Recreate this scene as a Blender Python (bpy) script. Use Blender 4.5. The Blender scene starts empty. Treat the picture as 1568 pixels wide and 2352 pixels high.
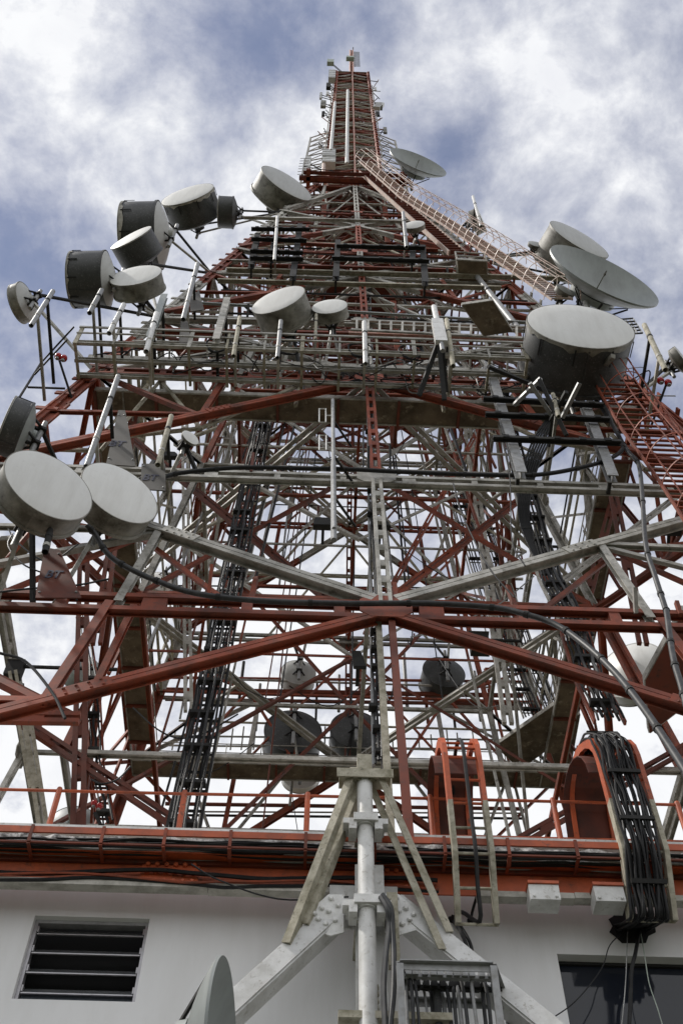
import bpy, math, random
from mathutils import Vector as V, Matrix
rnd = random.Random(11)
U = rnd.uniform
rad = math.radians
sc = bpy.context.scene
col = sc.collection

# ---------------------------------------------------------------- camera
FPX, PITCH, ROLL = 2483.0, rad(56.8), rad(0.6)
CAM = V((0, 0, 1.6))
R0, U0 = V((1, 0, 0)), V((0, -math.sin(PITCH), math.cos(PITCH)))
CF = V((0, math.cos(PITCH), math.sin(PITCH)))
CR = math.cos(ROLL) * R0 + math.sin(ROLL) * U0
CU = math.cos(ROLL) * U0 - math.sin(ROLL) * R0
cd = bpy.data.cameras.new('camera')
cam = bpy.data.objects.new('camera', cd)
col.objects.link(cam)
cam.matrix_world = Matrix(((CR.x, CU.x, -CF.x, CAM.x), (CR.y, CU.y, -CF.y, CAM.y), (CR.z, CU.z, -CF.z, CAM.z), (0, 0, 0, 1)))
cd.sensor_fit = 'VERTICAL'
cd.sensor_height = 36
cd.sensor_width = 24
cd.lens = FPX / 2352 * 36
cd.clip_end = 5000
sc.camera = cam

def ray(x, y):
    return CR * ((x - 784) / FPX) + CU * ((1176 - y) / FPX) + CF
def depth(P):
    return (P - CAM).dot(CF)

# ---------------------------------------------------------------- tower frame
PSI = 0.027
TM = Matrix.Translation(V((0.68, 27.86, 1.6))) @ Matrix.Rotation(PSI, 4, 'Z')
TI = TM.inverted()
TI3 = TI.to_3x3()
TM3 = TM.to_3x3()
WC, WB = 15.35, 0.1465
OL = TI @ CAM
def W(h):
    return WC - WB * h
def fp(x, y, out=0.0):            # a point on the front face of the tower (moved outwards)
    d = TI3 @ ray(x, y)
    t = -(OL.y + WC - WB * OL.z + out) / (d.y - WB * d.z)
    return TM @ (OL + d * t)
def bp(x, y, out=0.0):            # a point on the back face
    d = TI3 @ ray(x, y)
    t = (WC - WB * OL.z + out - OL.y) / (d.y + WB * d.z)
    return TM @ (OL + d * t)
def ip(x, y, k):                  # a point on an upright plane inside the tower
    d = TI3 @ ray(x, y)
    return TM @ (OL + d * ((k - OL.y) / d.y))
def hp(x, y, h):                  # a point at height h above eye level
    d = TI3 @ ray(x, y)
    return TM @ (OL + d * ((h - OL.z) / d.z))
def T(x, y, z):
    return TM @ V((x, y, z))
ROT = [Matrix.Rotation(k * math.pi / 2, 3, 'Z') for k in range(4)]
def F(k, x, h, out=0.0):          # face k (0 front, 1 right, 2 back, 3 left), x metres along it, height h
    return TM @ (ROT[k] @ V((x, -(W(h) + out), h)))
def FN(k, h=0):
    return TM3 @ (ROT[k] @ V((0, -1, WB)).normalized())
# building wall plane
WPSI = 0.028
WM = Matrix.Translation(V((0, 14.6, 1.6))) @ Matrix.Rotation(WPSI, 4, 'Z')
WI = WM.inverted()
OW = WI @ CAM
def wp(x, y, out=0.0):            # a point on the building's wall
    d = WI.to_3x3() @ ray(x, y)
    return WM @ (OW + d * ((-out - OW.y) / d.y))
def wl(x, y, out=0.0):
    return WI @ wp(x, y, out)
def whp(x, y, h):
    d = WI.to_3x3() @ ray(x, y)
    return WM @ (OW + d * ((h - OW.z) / d.z))

# ---------------------------------------------------------------- materials
def srgb(r, g, b):
    f = lambda c: c / 12.92 if c <= .04045 else ((c + .055) / 1.055) ** 2.4
    return (f(r / 255), f(g / 255), f(b / 255), 1)
def mat(name, base, dirt=None, amt=.45, scale=2.0, rough=.6, metal=0.0, bump=.0, spots=None, stretch=None, var=.12, sscale=9.0):
    m = bpy.data.materials.new(name)
    m.use_nodes = True
    n, l = m.node_tree.nodes, m.node_tree.links
    b = n['Principled BSDF']
    b.inputs['Roughness'].default_value = rough
    b.inputs['Metallic'].default_value = metal
    tc = n.new('ShaderNodeTexCoord')
    mp = n.new('ShaderNodeMapping')
    l.new(tc.outputs['Object'], mp.inputs[0])
    if stretch:
        mp.inputs['Scale'].default_value = stretch
    nz = n.new('ShaderNodeTexNoise')
    nz.inputs['Scale'].default_value = scale
    nz.inputs['Detail'].default_value = 9
    nz.inputs['Roughness'].default_value = .68
    l.new(mp.outputs[0], nz.inputs['Vector'])
    rp = n.new('ShaderNodeValToRGB')
    rp.color_ramp.elements[0].position = .42
    rp.color_ramp.elements[1].position = .68
    rp.color_ramp.elements[0].color = (0, 0, 0, 1)
    rp.color_ramp.elements[1].color = (amt, amt, amt, 1)
    l.new(nz.outputs[0], rp.inputs[0])
    mx = n.new('ShaderNodeMixRGB')
    mx.inputs[1].default_value = tuple(base)[:3] + (1,)
    mx.inputs[2].default_value = tuple(dirt or [c * .5 for c in base[:3]])[:3] + (1,)
    l.new(rp.outputs[0], mx.inputs[0])
    out = mx.outputs[0]
    if spots:
        n2 = n.new('ShaderNodeTexNoise')
        n2.inputs['Scale'].default_value = sscale
        n2.inputs['Detail'].default_value = 6
        n2.inputs['Roughness'].default_value = .75
        l.new(tc.outputs['Object'], n2.inputs['Vector'])
        r2 = n.new('ShaderNodeValToRGB')
        r2.color_ramp.elements[0].position = .57
        r2.color_ramp.elements[1].position = .66
        r2.color_ramp.elements[0].color = (0, 0, 0, 1)
        r2.color_ramp.elements[1].color = (.8, .8, .8, 1)
        l.new(n2.outputs[0], r2.inputs[0])
        m2 = n.new('ShaderNodeMixRGB')
        l.new(r2.outputs[0], m2.inputs[0])
        l.new(out, m2.inputs[1])
        m2.inputs[2].default_value = tuple(spots)[:3] + (1,)
        out = m2.outputs[0]
    if var:
        oi = n.new('ShaderNodeObjectInfo')
        mr = n.new('ShaderNodeMapRange')
        mr.inputs[3].default_value = 1 - var
        mr.inputs[4].default_value = 1 + var
        l.new(oi.outputs['Random'], mr.inputs[0])
        mm = n.new('ShaderNodeVectorMath')
        mm.operation = 'SCALE'
        l.new(out, mm.inputs[0])
        l.new(mr.outputs[0], mm.inputs['Scale'])
        out = mm.outputs[0]
    l.new(out, b.inputs['Base Color'])
    if bump:
        bp_ = n.new('ShaderNodeBump')
        bp_.inputs['Strength'].default_value = bump
        bp_.inputs['Distance'].default_value = .02
        l.new(nz.outputs[0], bp_.inputs['Height'])
        l.new(bp_.outputs[0], b.inputs['Normal'])
    return m
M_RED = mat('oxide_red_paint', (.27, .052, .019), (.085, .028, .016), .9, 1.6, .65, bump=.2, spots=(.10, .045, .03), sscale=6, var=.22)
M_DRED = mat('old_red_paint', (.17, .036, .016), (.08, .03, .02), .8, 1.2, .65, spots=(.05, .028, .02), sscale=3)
M_ORG = mat('orange_red_paint', (.50, .098, .03), (.20, .05, .022), .8, 1.8, .5, bump=.1, spots=(.12, .05, .03), sscale=4)
M_PINK = mat('pale_red_paint', (.42, .19, .14), (.55, .42, .36), .8, 2.5, .6)  # pinkish red with paler mottling
M_GRY = mat('weathered_white_paint', (.46, .445, .41), (.15, .14, .11), .9, 1.8, .6, bump=.15, spots=(.10, .092, .072), sscale=5, var=.22)
M_MOSS = mat('lichen_grey_steel', (.44, .41, .33), (.16, .145, .09), .9, 4, .8, bump=.15, spots=(.09, .085, .06), sscale=12)
M_WHT = mat('white_painted_steel', (.70, .70, .69), (.38, .37, .34), .6, 3, .4, spots=(.33, .31, .27), sscale=10)
M_GALV = mat('galvanised_steel', (.32, .325, .33), (.17, .165, .15), .8, 6, .5, metal=.25)
M_DRK = mat('dark_steel', (.02, .02, .02), (.035, .033, .03), .7, 5, .7)
M_BLK = mat('black_cable_jacket', (.012, .012, .013), (.03, .03, .03), .7, 9, .5)
M_HOSE = mat('grey_black_hose', (.028, .029, .031), (.07, .07, .07), .8, 5, .5, bump=.1)
M_RAD = mat('white_radome', (.74, .74, .72), (.56, .55, .52), .5, 1.5, .5, stretch=(1.6, 1.6, .3), spots=(.66, .655, .63), sscale=5)
M_RADG = mat('grey_radome', (.50, .505, .49), (.37, .37, .35), .6, 1.6, .5, stretch=(1.6, 1.6, .3), spots=(.43, .43, .41), sscale=5)
M_SHG = mat('dirty_pale_shroud', (.30, .29, .255), (.06, .055, .04), .95, 1.1, .6, spots=(.05, .045, .035), sscale=2.2, stretch=(1, 1, .6))
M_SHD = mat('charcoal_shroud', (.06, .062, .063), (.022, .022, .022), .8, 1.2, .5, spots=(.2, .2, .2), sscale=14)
M_DISH = mat('grey_green_dish', (.30, .325, .315), (.19, .20, .195), .8, 1.0, .45, stretch=(1, 1, .3))
M_BRN = mat('stained_concrete_slab', (.19, .15, .105), (.06, .045, .03), .9, 1.4, .9, bump=.2, spots=(.34, .29, .22), sscale=3)
M_WALL = mat('pale_rendered_wall', (.76, .76, .765), (.66, .655, .645), .6, 1.0, .85, bump=.06, var=0, stretch=(1.5, 1.5, .3))
M_CONC = mat('worn_concrete', (.48, .46, .42), (.16, .15, .12), .8, 3, .9, bump=.2)
M_CRUST = mat('peeling_white_crust', (.70, .69, .67), (.03, .027, .024), 1, 11, .9, bump=.3, spots=(.05, .04, .035), sscale=6)
M_PEEL = M_CRUST
M_ALU = mat('aluminium_frame', (.45, .44, .46), (.25, .24, .25), .6, 5, .35, metal=.5)
M_LAMP = mat('red_lamp_glass', (.42, .02, .02), (.25, .01, .01), .5, 5, .25)
M_GRN = mat('pale_green_box', (.42, .48, .42), (.25, .28, .24), .6, 3, .5)
M_TXT = mat('dark_blue_lettering', (.02, .022, .05), (.05, .05, .07), .5, 6, .6)
M_PLT = mat('bare_grey_plate', (.085, .08, .072), (.07, .06, .05), .8, 2, .7, spots=(.09, .08, .07), sscale=5)
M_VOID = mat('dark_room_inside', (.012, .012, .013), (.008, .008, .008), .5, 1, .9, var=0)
gm = mat('dark_window_glass', (.016, .019, .028), (.012, .014, .02), .5, 1, .06, var=0)
M_GLS = gm
M_LOUV = mat('dusty_louvre_glass', (.085, .09, .095), (.14, .14, .14), .8, 6, .25, spots=(.12, .12, .12), sscale=25)

for m_, k_ in ((M_BLK, .25), (M_DRK, .3), (M_HOSE, .35)):
    m_.node_tree.nodes['Principled BSDF'].inputs['Specular IOR Level'].default_value = k_
# ---------------------------------------------------------------- mesh builder
class MB:
    def __init__(s):
        s.v, s.f = [], []
    def quad_ring(s, rings, closed=True, caps=True):
        n0 = len(s.v)
        k = len(rings[0])
        for r in rings:
            s.v.extend(r)
        for i in range(len(rings) - 1):
            for j in range(k if closed else k - 1):
                a, b = n0 + i * k + j, n0 + i * k + (j + 1) % k
                s.f.append((a, b, b + k, a + k))
        if caps:
            s.f.append(tuple(n0 + j for j in range(k))[::-1])
            s.f.append(tuple(n0 + (len(rings) - 1) * k + j for j in range(k)))
        return s
    def bar(s, p, q, w, h, up=V((0, 0, 1)), off=(0, 0)):
        d = (q - p)
        if d.length < 1e-6:
            return s
        d.normalize()
        sd = d.cross(up)
        if sd.length < 1e-4:
            sd = d.cross(V((1, 0, 0)))
        sd.normalize()
        u = sd.cross(d).normalized()
        rings = []
        for c in (p, q):
            c = c + sd * off[0] + u * off[1]
            rings.append([c - sd * w / 2 - u * h / 2, c + sd * w / 2 - u * h / 2, c + sd * w / 2 + u * h / 2, c - sd * w / 2 + u * h / 2])
        return s.quad_ring(rings)
    def angle(s, p, q, w, t, up, off=(0, 0)):            # L-section
        s.bar(p, q, w, t, up, (off[0], off[1]))
        s.bar(p, q, t, w, up, (off[0] - w / 2 + t / 2, off[1] - w / 2 - t / 2 - .001))
        return s
    def ibeam(s, p, q, w, h, t, up):                     # flanges across w, web along up
        s.bar(p, q, w, t, up, (0, h / 2 - t / 2))
        s.bar(p, q, w, t, up, (0, -h / 2 + t / 2))
        s.bar(p, q, t, h - 2 * t, up)
        return s
    def tube(s, pts, r, n=8, caps=True):
        rings = []
        prev = None
        for i, p in enumerate(pts):
            a = pts[max(i - 1, 0)]
            b = pts[min(i + 1, len(pts) - 1)]
            d = (b - a)
            if d.length < 1e-9:
                d = V((0, 0, 1))
            d.normalize()
            if prev is None:
                ref = V((0, 0, 1)) if abs(d.z) < .9 else V((1, 0, 0))
                sd = d.cross(ref).normalized()
            else:
                sd = (prev - d * prev.dot(d))
                sd = sd.normalized() if sd.length > 1e-6 else d.orthogonal().normalized()
            prev = sd
            u = sd.cross(d)
            rr = r[i] if isinstance(r, (list, tuple)) else r
            rings.append([p + sd * (rr * math.cos(2 * math.pi * k / n)) + u * (rr * math.sin(2 * math.pi * k / n)) for k in range(n)])
        return s.quad_ring(rings, True, caps)
    def lathe(s, o, ax, prof, n=48, caps=False, e1=None):
        e1 = e1 or ax.orthogonal().normalized()
        e2 = ax.cross(e1)
        rings = []
        for r, h in prof:
            rings.append([o + ax * h + e1 * (r * math.cos(2 * math.pi * k / n)) + e2 * (r * math.sin(2 * math.pi * k / n)) for k in range(n)])
        return s.quad_ring(rings, True, caps)
    def box(s, c, ax, ay, az, hx, hy, hz):
        p, q = c - az * hz, c + az * hz
        rings = [[k - ax * hx - ay * hy, k + ax * hx - ay * hy, k + ax * hx + ay * hy, k - ax * hx + ay * hy] for k in (p, q)]
        return s.quad_ring(rings)
    def poly(s, pts, n, t):                               # flat plate of thickness t along n
        return s.quad_ring([[p - n * (t / 2) for p in pts], [p + n * (t / 2) for p in pts]])
    def bolts(s, pts, n, r=.03, h=.03):
        for p in pts:
            s.lathe(p, n, [(r, -.01), (r, h * .7), (r * .6, h)], 6, True)
        return s
    def build(s, name, m, parent=None, smooth=False, label=None, stuff=False):
        me = bpy.data.meshes.new(name)
        inv = parent.matrix_basis.inverted() if parent and parent.parent is None else None
        if parent and parent.parent is not None:
            inv = (parent.parent.matrix_basis @ parent.matrix_basis).inverted()
        me.from_pydata([tuple(inv @ p) if inv else tuple(p) for p in s.v], [], s.f)
        me.materials.append(m)
        if smooth:
            me.shade_smooth()
            try:
                me.set_sharp_from_angle(angle=rad(40))
            except Exception:
                pass
        o = bpy.data.objects.new(name, me)
        col.objects.link(o)
        if parent:
            o.parent = parent
        if label:
            o['label'] = label
        if stuff:
            o['kind'] = 'stuff'
        return o

def thing(name, label, cat, P, group=None):
    o = bpy.data.objects.new(name, None)
    o.empty_display_size = .2
    col.objects.link(o)
    o.matrix_basis = Matrix.Translation(P)
    o['label'], o['category'] = label, cat
    if group:
        o['group'] = group
    return o
def tag(o, label, cat, group=None):
    o['label'], o['category'] = label, cat
    if group:
        o['group'] = group
    return o
def kind(o, k='structure'):
    o['kind'] = k
    return o
def lerp(a, b, t):
    return a + (b - a) * t
def smooth_path(pts, n=8):                                # Catmull-Rom
    out = []
    P = [pts[0] * 2 - pts[1]] + list(pts) + [pts[-1] * 2 - pts[-2]]
    for i in range(1, len(P) - 2):
        for k in range(n):
            t = k / n
            a, b, c, d = P[i - 1], P[i], P[i + 1], P[i + 2]
            out.append(.5 * ((2 * b) + (c - a) * t + (2 * a - 5 * b + 4 * c - d) * t * t + (3 * b - a - 3 * c + d) * t ** 3))
    out.append(pts[-1])
    return out
# pixel bookkeeping of the enlargements the photograph was read from
CROP = {3: (0, 344.5), 4: (784, 344.5), 5: (0, 861), 6: (784, 861), 7: (0, 1378), 8: (784, 1378), 9: (0, 1780), 10: (784, 1780)}
def px(c, x, y):
    a, b = CROP[c]
    return a + x / 2, b + y / 2
# ---------------------------------------------------------------- sky, sun, view
w = bpy.data.worlds.new("World")
sc.world = w
w.use_nodes = True
n, l = w.node_tree.nodes, w.node_tree.links
bg = n['Background']
sun_el, sun_az = rad(56), rad(-96)          # azimuth measured from +Y towards +X
sky = n.new('ShaderNodeTexSky')
sky.sky_type = 'NISHITA'
sky.sun_disc = False
sky.sun_elevation = sun_el
sky.sun_rotation = sun_az
sky.altitude = 1100
sky.air_density = 1.0
sky.dust_density = .6
sky.ozone_density = 2.2
tc = n.new('ShaderNodeTexCoord')
sp = n.new('ShaderNodeSeparateXYZ')
l.new(tc.outputs['Generated'], sp.inputs[0])
def math_(op, a, b=None, clamp=False):
    m = n.new('ShaderNodeMath')
    m.operation = op
    m.use_clamp = clamp
    for i, k in enumerate((a, b)):
        if k is None:
            continue
        if isinstance(k, (int, float)):
            m.inputs[i].default_value = k
        else:
            l.new(k, m.inputs[i])
    return m.outputs[0]
zz = math_('ADD', math_('MAXIMUM', sp.outputs[2], 0.0), .18)
cx_ = math_('DIVIDE', sp.outputs[0], zz)
cy_ = math_('DIVIDE', sp.outputs[1], zz)
cv = n.new('ShaderNodeCombineXYZ')
l.new(cx_, cv.inputs[0])
l.new(cy_, cv.inputs[1])
def noise(scale, detail, rough, dist, off):
    mp = n.new('ShaderNodeMapping')
    mp.inputs['Location'].default_value = off
    l.new(cv.outputs[0], mp.inputs[0])
    nz = n.new('ShaderNodeTexNoise')
    nz.inputs['Scale'].default_value = scale
    nz.inputs['Detail'].default_value = detail
    nz.inputs['Roughness'].default_value = rough
    nz.inputs['Distortion'].default_value = dist
    l.new(mp.outputs[0], nz.inputs['Vector'])
    return nz.outputs[0]
def blob(x, y, rx, s):                        # a thicker or thinner patch of cloud round one direction
    d = ray(x, y).normalized()
    c = V((d.x / (max(d.z, 0) + .18), d.y / (max(d.z, 0) + .18), 0))
    dx = n.new('ShaderNodeVectorMath')
    dx.operation = 'DISTANCE'
    l.new(cv.outputs[0], dx.inputs[0])
    dx.inputs[1].default_value = c
    t = math_('DIVIDE', dx.outputs['Value'], rx / 2000)
    g = math_('POWER', 2.718, math_('MULTIPLY', math_('MULTIPLY', t, t), -1.0))
    return math_('MULTIPLY', g, s)
BLOBS = ((60, 180, 260, .42), (330, 420, 330, .34), (560, 330, 240, .28), (90, 60, 150, .15), (700, 180, 150, -.16), (10, 640, 260, -.62), (130, 1000, 260, -.42), (130, 480, 130, -.22), (560, 60, 130, -.28), (420, 180, 100, -.2),
         (640, 80, 130, -.28), (1000, 70, 130, .1), (1040, 300, 80, -.5), (1000, 430, 120, -.36), (1110, 450, 120, -.28), (1260, 340, 230, .42), (1180, 170, 150, .2), (1420, 60, 200, -.2), (1530, 720, 160, -.36), (1500, 420, 150, .2),
         (1540, 200, 120, -.18), (880, 100, 130, -.24))
def remap(x, lo, hi):
    return math_('DIVIDE', math_('SUBTRACT', x, lo), hi - lo)
big = remap(noise(3.2, 6, .5, .3, (3.1, 1.7, .2)), .5, .75)
mid = remap(noise(9.5, 12, .62, .25, (7.3, 2.2, .9)), .5, .75)
fin = remap(noise(27, 8, .6, .2, (1.1, 5.2, .3)), .5, .75)
acc = math_('ADD', math_('ADD', math_('MULTIPLY', big, .42), math_('MULTIPLY', mid, .58)), math_('MULTIPLY', fin, .26))
for b in BLOBS:
    acc = math_('ADD', acc, blob(*b))
acc = math_('ADD', acc, math_('MULTIPLY', math_('MAXIMUM', math_('SUBTRACT', .89, sp.outputs[2]), 0.0), 3.0))
den = math_('ADD', math_('MULTIPLY', acc, .64), .64, True)           # how much cloud
hz = math_('POWER', math_('SUBTRACT', 1.0, math_('MAXIMUM', sp.outputs[2], 0.0), True), 2.0)
den = math_('MAXIMUM', den, math_('MULTIPLY', hz, 1.5, True))
shade = noise(9, 9, .62, .6, (1.3, 8.2, 0))
cr = n.new('ShaderNodeValToRGB')
e = cr.color_ramp.elements
e[0].position, e[0].color = .25, (.40, .425, .56, 1)
e[1].position, e[1].color = .60, (.97, .98, 1.0, 1)
l.new(math_('ADD', math_('MULTIPLY', shade, .30), math_('MULTIPLY', den, .45)), cr.inputs[0])
skm = n.new('ShaderNodeVectorMath')
skm.operation = 'MULTIPLY'
l.new(sky.outputs[0], skm.inputs[0])
skm.inputs[1].default_value = (.090, .088, .088)
add = n.new('ShaderNodeVectorMath')
add.operation = 'ADD'
l.new(skm.outputs[0], add.inputs[0])
add.inputs[1].default_value = (.105, .108, .135)            # thin high veil over the blue
mx = n.new('ShaderNodeMixRGB')
l.new(den, mx.inputs[0])
l.new(add.outputs[0], mx.inputs[1])
l.new(cr.outputs[0], mx.inputs[2])
l.new(mx.outputs[0], bg.inputs[0])
bg.inputs[1].default_value = 1.0
sl = bpy.data.lights.new('sun', 'SUN')
so = bpy.data.objects.new('sun', sl)
col.objects.link(so)
sl.energy = 3.4
sl.angle = rad(3)
sl.color = (1, .955, .89)
sd = V((math.sin(sun_az) * math.cos(sun_el), math.cos(sun_az) * math.cos(sun_el), math.sin(sun_el)))
so.rotation_euler = (-sd).to_track_quat('-Z', 'Y').to_euler()
sc.view_settings.view_transform = 'Standard'
sc.view_settings.look = 'None'
sc.view_settings.exposure = 0
sc.view_settings.gamma = 1
sc.render.engine = 'CYCLES'
sc.cycles.max_bounces = 6
sc.cycles.diffuse_bounces = 3
try:
    sc.cycles.use_denoising = True
except Exception:
    pass
# ground
g = MB()
N = 24
for i in range(N + 1):
    for j in range(N + 1):
        x, y = -1500 + 3000 * i / N, -1500 + 3000 * j / N
        r = math.hypot(x, y - 10)
        g.v.append(V((x, y, -.004 * max(r - 60, 0) + (U(-1, 1) if r > 100 else 0))))
for i in range(N):
    for j in range(N):
        a = i * (N + 1) + j
        g.f.append((a, a + N + 1, a + N + 2, a + 1))
M_GRD = mat('grass_and_gravel', (.045, .05, .028), (.07, .066, .055), .7, .4, .95, var=0)
kind(g.build('ground', M_GRD))
# ---------------------------------------------------------------- the lattice tower
H2 = 36.0
Z_ = V((0, 0, 1))
LV = [k * H2 for k in (.3105, .535, .742, 1, 1.219, 1.462, 1.629, 1.848, 1.985, 2.321)]   # panel points
tower = thing('lattice_tower', 'tall red and white steel lattice broadcasting tower rising over the pale building', 'tower', TM @ V((0, 0, -1.6)))
BEAM_COL = [M_RED, M_RED, M_GRY, M_RED, M_GRY, M_GRY, M_RED, M_GRY, M_RED, M_RED]
BR_COL = [M_RED, M_GRY, M_RED, M_GRY, M_RED, M_GRY, M_RED, M_GRY, M_GRY]
BACK_BEAM = [M_RED, M_RED, M_GRY, M_GRY, M_GRY, M_RED, M_GRY, M_GRY, M_RED, M_RED]

def dbl(p, q, nrm, gap, chord, m, name, nb, back=False, plate=None):
    """two chords one over the other, tied by batten plates"""
    mb = MB()
    upd = nrm.cross((q - p).normalized()).normalized()
    for s in (-1, 1):
        o = upd * (gap / 2 * s)
        mb.bar(p + o, q + o, chord * .12, chord, nrm, (0, 0))
        mb.bar(p + o, q + o, chord, chord * .12, nrm, (s * 0, -chord * .45))
        mb.bar(p + o, q + o, chord * .9, chord * .12, nrm, (0, chord * .45))
    for i in range(nb):
        c = lerp(p, q, (i + .5) / nb)
        ln = (q - p).normalized()
        wd = gap * (.42 if i % 3 else .95)
        mb.box(c, ln, nrm, upd, wd / 2, chord * .42, gap / 2 - .001)
    return mb.build(name, m, tower)

def flat_brace(p, q, nrm, w, m, name, two=None):
    """two back-to-back channels with a dark slot, splice plates and bolt heads; painted in two colours past t"""
    sd = (q - p).cross(nrm).normalized()
    segs = [(0, 1, m)] if not two else [(0, two[0], two[1]), (two[0] + .0005, 1, m)]
    objs = []
    for a, b, mm in segs:
        mb = MB()
        pa, pb = lerp(p, q, a), lerp(p, q, b)
        up = nrm
        mb.bar(pa, pb, w * .46, w * .12, up, (-w * .27, w * .3))
        mb.bar(pa, pb, w * .46, w * .12, up, (w * .27, w * .3))
        mb.bar(pa, pb, w * .10, w * .72, up, (-w * .07, -w * .12))
        mb.bar(pa, pb, w * .10, w * .72, up, (w * .07, -w * .12))
        mb.bar(pa, pb, w * .96, w * .10, up, (0, -w * .5))
        objs.append(mb.build(name, mm, tower))
    return objs
def splice(p, q, nrm, t, w, m, parent, ln=1.0):
    d = (q - p).normalized()
    sd = d.cross(nrm).normalized()
    c = lerp(p, q, t) + nrm * (w * .40)
    mb = MB()
    mb.box(c, d, sd, nrm, ln / 2, w * .56, .015)
    for i in range(4):
        for j in (-1, 1):
            for s in (-.42, .42):
                mb.bolts([c + d * (ln * (i - 1.5) / 4.4) + sd * (j * w * .33)], nrm, .035, .045)
                break
    return mb.build('splice_plate', m, tower)

# legs: a heavy corner angle with edge plates, painted in bands
bands = [(-1.6, .9 * H2, M_RED), (.9 * H2, 1.12 * H2, M_RED), (1.12 * H2, 1.40 * H2, M_GRY), (1.40 * H2, 1.72 * H2, M_RED), (1.72 * H2, 2.05 * H2, M_GRY), (2.05 * H2, 2.36 * H2, M_RED)]
for k in range(4):
    for a, b, m in bands:
        w0 = .62 - .10 * (a / H2)
        p = TM @ (ROT[k] @ V((-W(a), -W(a), a)))
        q = TM @ (ROT[k] @ V((-W(b - .01), -W(b - .01), b - .01)))
        n1, n2 = FN(k), FN((k + 3) % 4)
        mb = MB()
        sd1 = (q - p).cross(n1).normalized()
        mb.bar(p, q, w0, .05, n1, (w0 * .2, 0))
        mb.bar(p, q, w0 * .5, .07, n1, (w0 * .05, .09))
        mb.bar(p, q, w0, .05, n2, (-w0 * .2, 0))
        mb.bar(p, q, .08, .08, n1, (w0 * .75, .03))
        mb.bar(p, q, w0 * .35, w0 * .35, n1, (0, 0))
        nn = int((b - a) / 1.6) + 1
        for i in range(nn):
            c = lerp(p, q, (i + .5) / nn)
            d = (q - p).normalized()
            mb.box(c + n1 * .12, d, sd1, n1, .12, w0 * .62, .03)
        mb.build('leg', m, tower)

def xlim(i):
    return W(LV[i])
for k in range(4):
    far = k == 2
    bc = BACK_BEAM if far else BEAM_COL
    for i, h in enumerate(LV):
        if i == 0 and k == 0:
            continue
        big = 1.0 - .055 * i
        gap = (.62 if i in (1, 3) else .46) * big
        p, q = F(k, -xlim(i), h, .02), F(k, xlim(i), h, .02)
        dbl(p, q, FN(k), gap, .20 * big, bc[i], 'horizontal_beam', 12 if i < 4 else 8)
    for i in range(len(LV) - 1):
        a, b = LV[i], LV[i + 1]
        m = BR_COL[i]
        wd = (.27, .29, .29, .29, .29, .28, .28, .27, .27)[i]
        down = (i % 2 == 0)                     # odd panels rise from the middle to the legs, even ones fall from it
        for s in (-1, 1):
            if down:
                p, q = F(k, s * .25, b - .35, .12), F(k, s * W(a + .3), a + .3, .12)
            else:
                p, q = F(k, s * .25, a + .35, .12), F(k, s * W(b - .3), b - .3, .12)
            two = (.30, M_GRY) if down and i >= 4 else None
            flat_brace(p, q, FN(k), wd, m, 'diagonal_brace', two)
            if k in (0, 1, 3):
                splice(p, q, FN(k), .43, wd, m, tower, 1.1 * (1 - .06 * i))
            # hangers and struts off the middle of the brace
            c = lerp(p, q, .48)
            cl = TI @ c
            hb = b if down else a
            xr = (ROT[k].inverted() @ cl).x
            hc = cl.z
            mm = M_RED if i in (0, 2, 4, 6) else M_GRY
            mb = MB()
            e = F(k, xr * (.93 if down else 1.07), hb, .05)
            mb.ibeam(c, e, .20, .16, .03, FN(k))
            mb.build('hanger_post', mm, tower)
            ho = a if down else b
            xo = W(hc)
            mb = MB()
            mb.ibeam(c, F(k, s * xo, hc, .05), .16, .14, .03, FN(k))
            mb.build('strut', mm, tower)
            if i < 6:
                mb = MB()
                mb.angle(c, F(k, s * W(hb), hb, .05), .15, .02, FN(k))
                mb.build('sub_brace', mm, tower)
        # middle post
        mb = MB()
        pm = BR_COL[i] if i not in (0, 4) else M_RED
        if far:
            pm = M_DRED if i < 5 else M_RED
        if i == 0 and k == 0:
            MB().ibeam(F(0, .12, a + .2, .05), F(0, .12, b - .2, .05), .15, .15, .03, FN(0)).build('centre_post', M_DRED, tower)
            MB().ibeam(F(0, -.16, a + .2, -.1), F(0, -.16, b - .2, -.1), .13, .13, .03, FN(0)).build('centre_post', M_MOSS, tower)
            continue
        for sx in (-.11, .11):
            mb.bar(F(k, sx, a + .2, .16), F(k, sx, b - .2, .16), .09, .16, FN(k))
        nb = 9
        for j in range(nb):
            c = lerp(F(k, 0, a, .17), F(k, 0, b, .17), (j + .5) / nb)
            mb.box(c, TM3 @ ROT[k] @ V((1, 0, 0)), FN(k), V((0, 0, 1)), .14, .05, .12)
        mb.build('centre_post', pm, tower)
        # gusset plates at the panel points
    for i, h in enumerate(LV):
        if i == 0 and k == 0:
            continue
        mb = MB()
        g = .62 - .03 * i
        c = [F(k, x, h + z, .21) for x, z in ((-g, -.25), (-.35, -g * .8), (.35, -g * .8), (g, -.25), (g, .25), (.35, g * .8), (-.35, g * .8), (-g, .25))]
        mb.poly(c, FN(k), .03)
        mb.build('gusset_plate', bc[i], tower)
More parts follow.
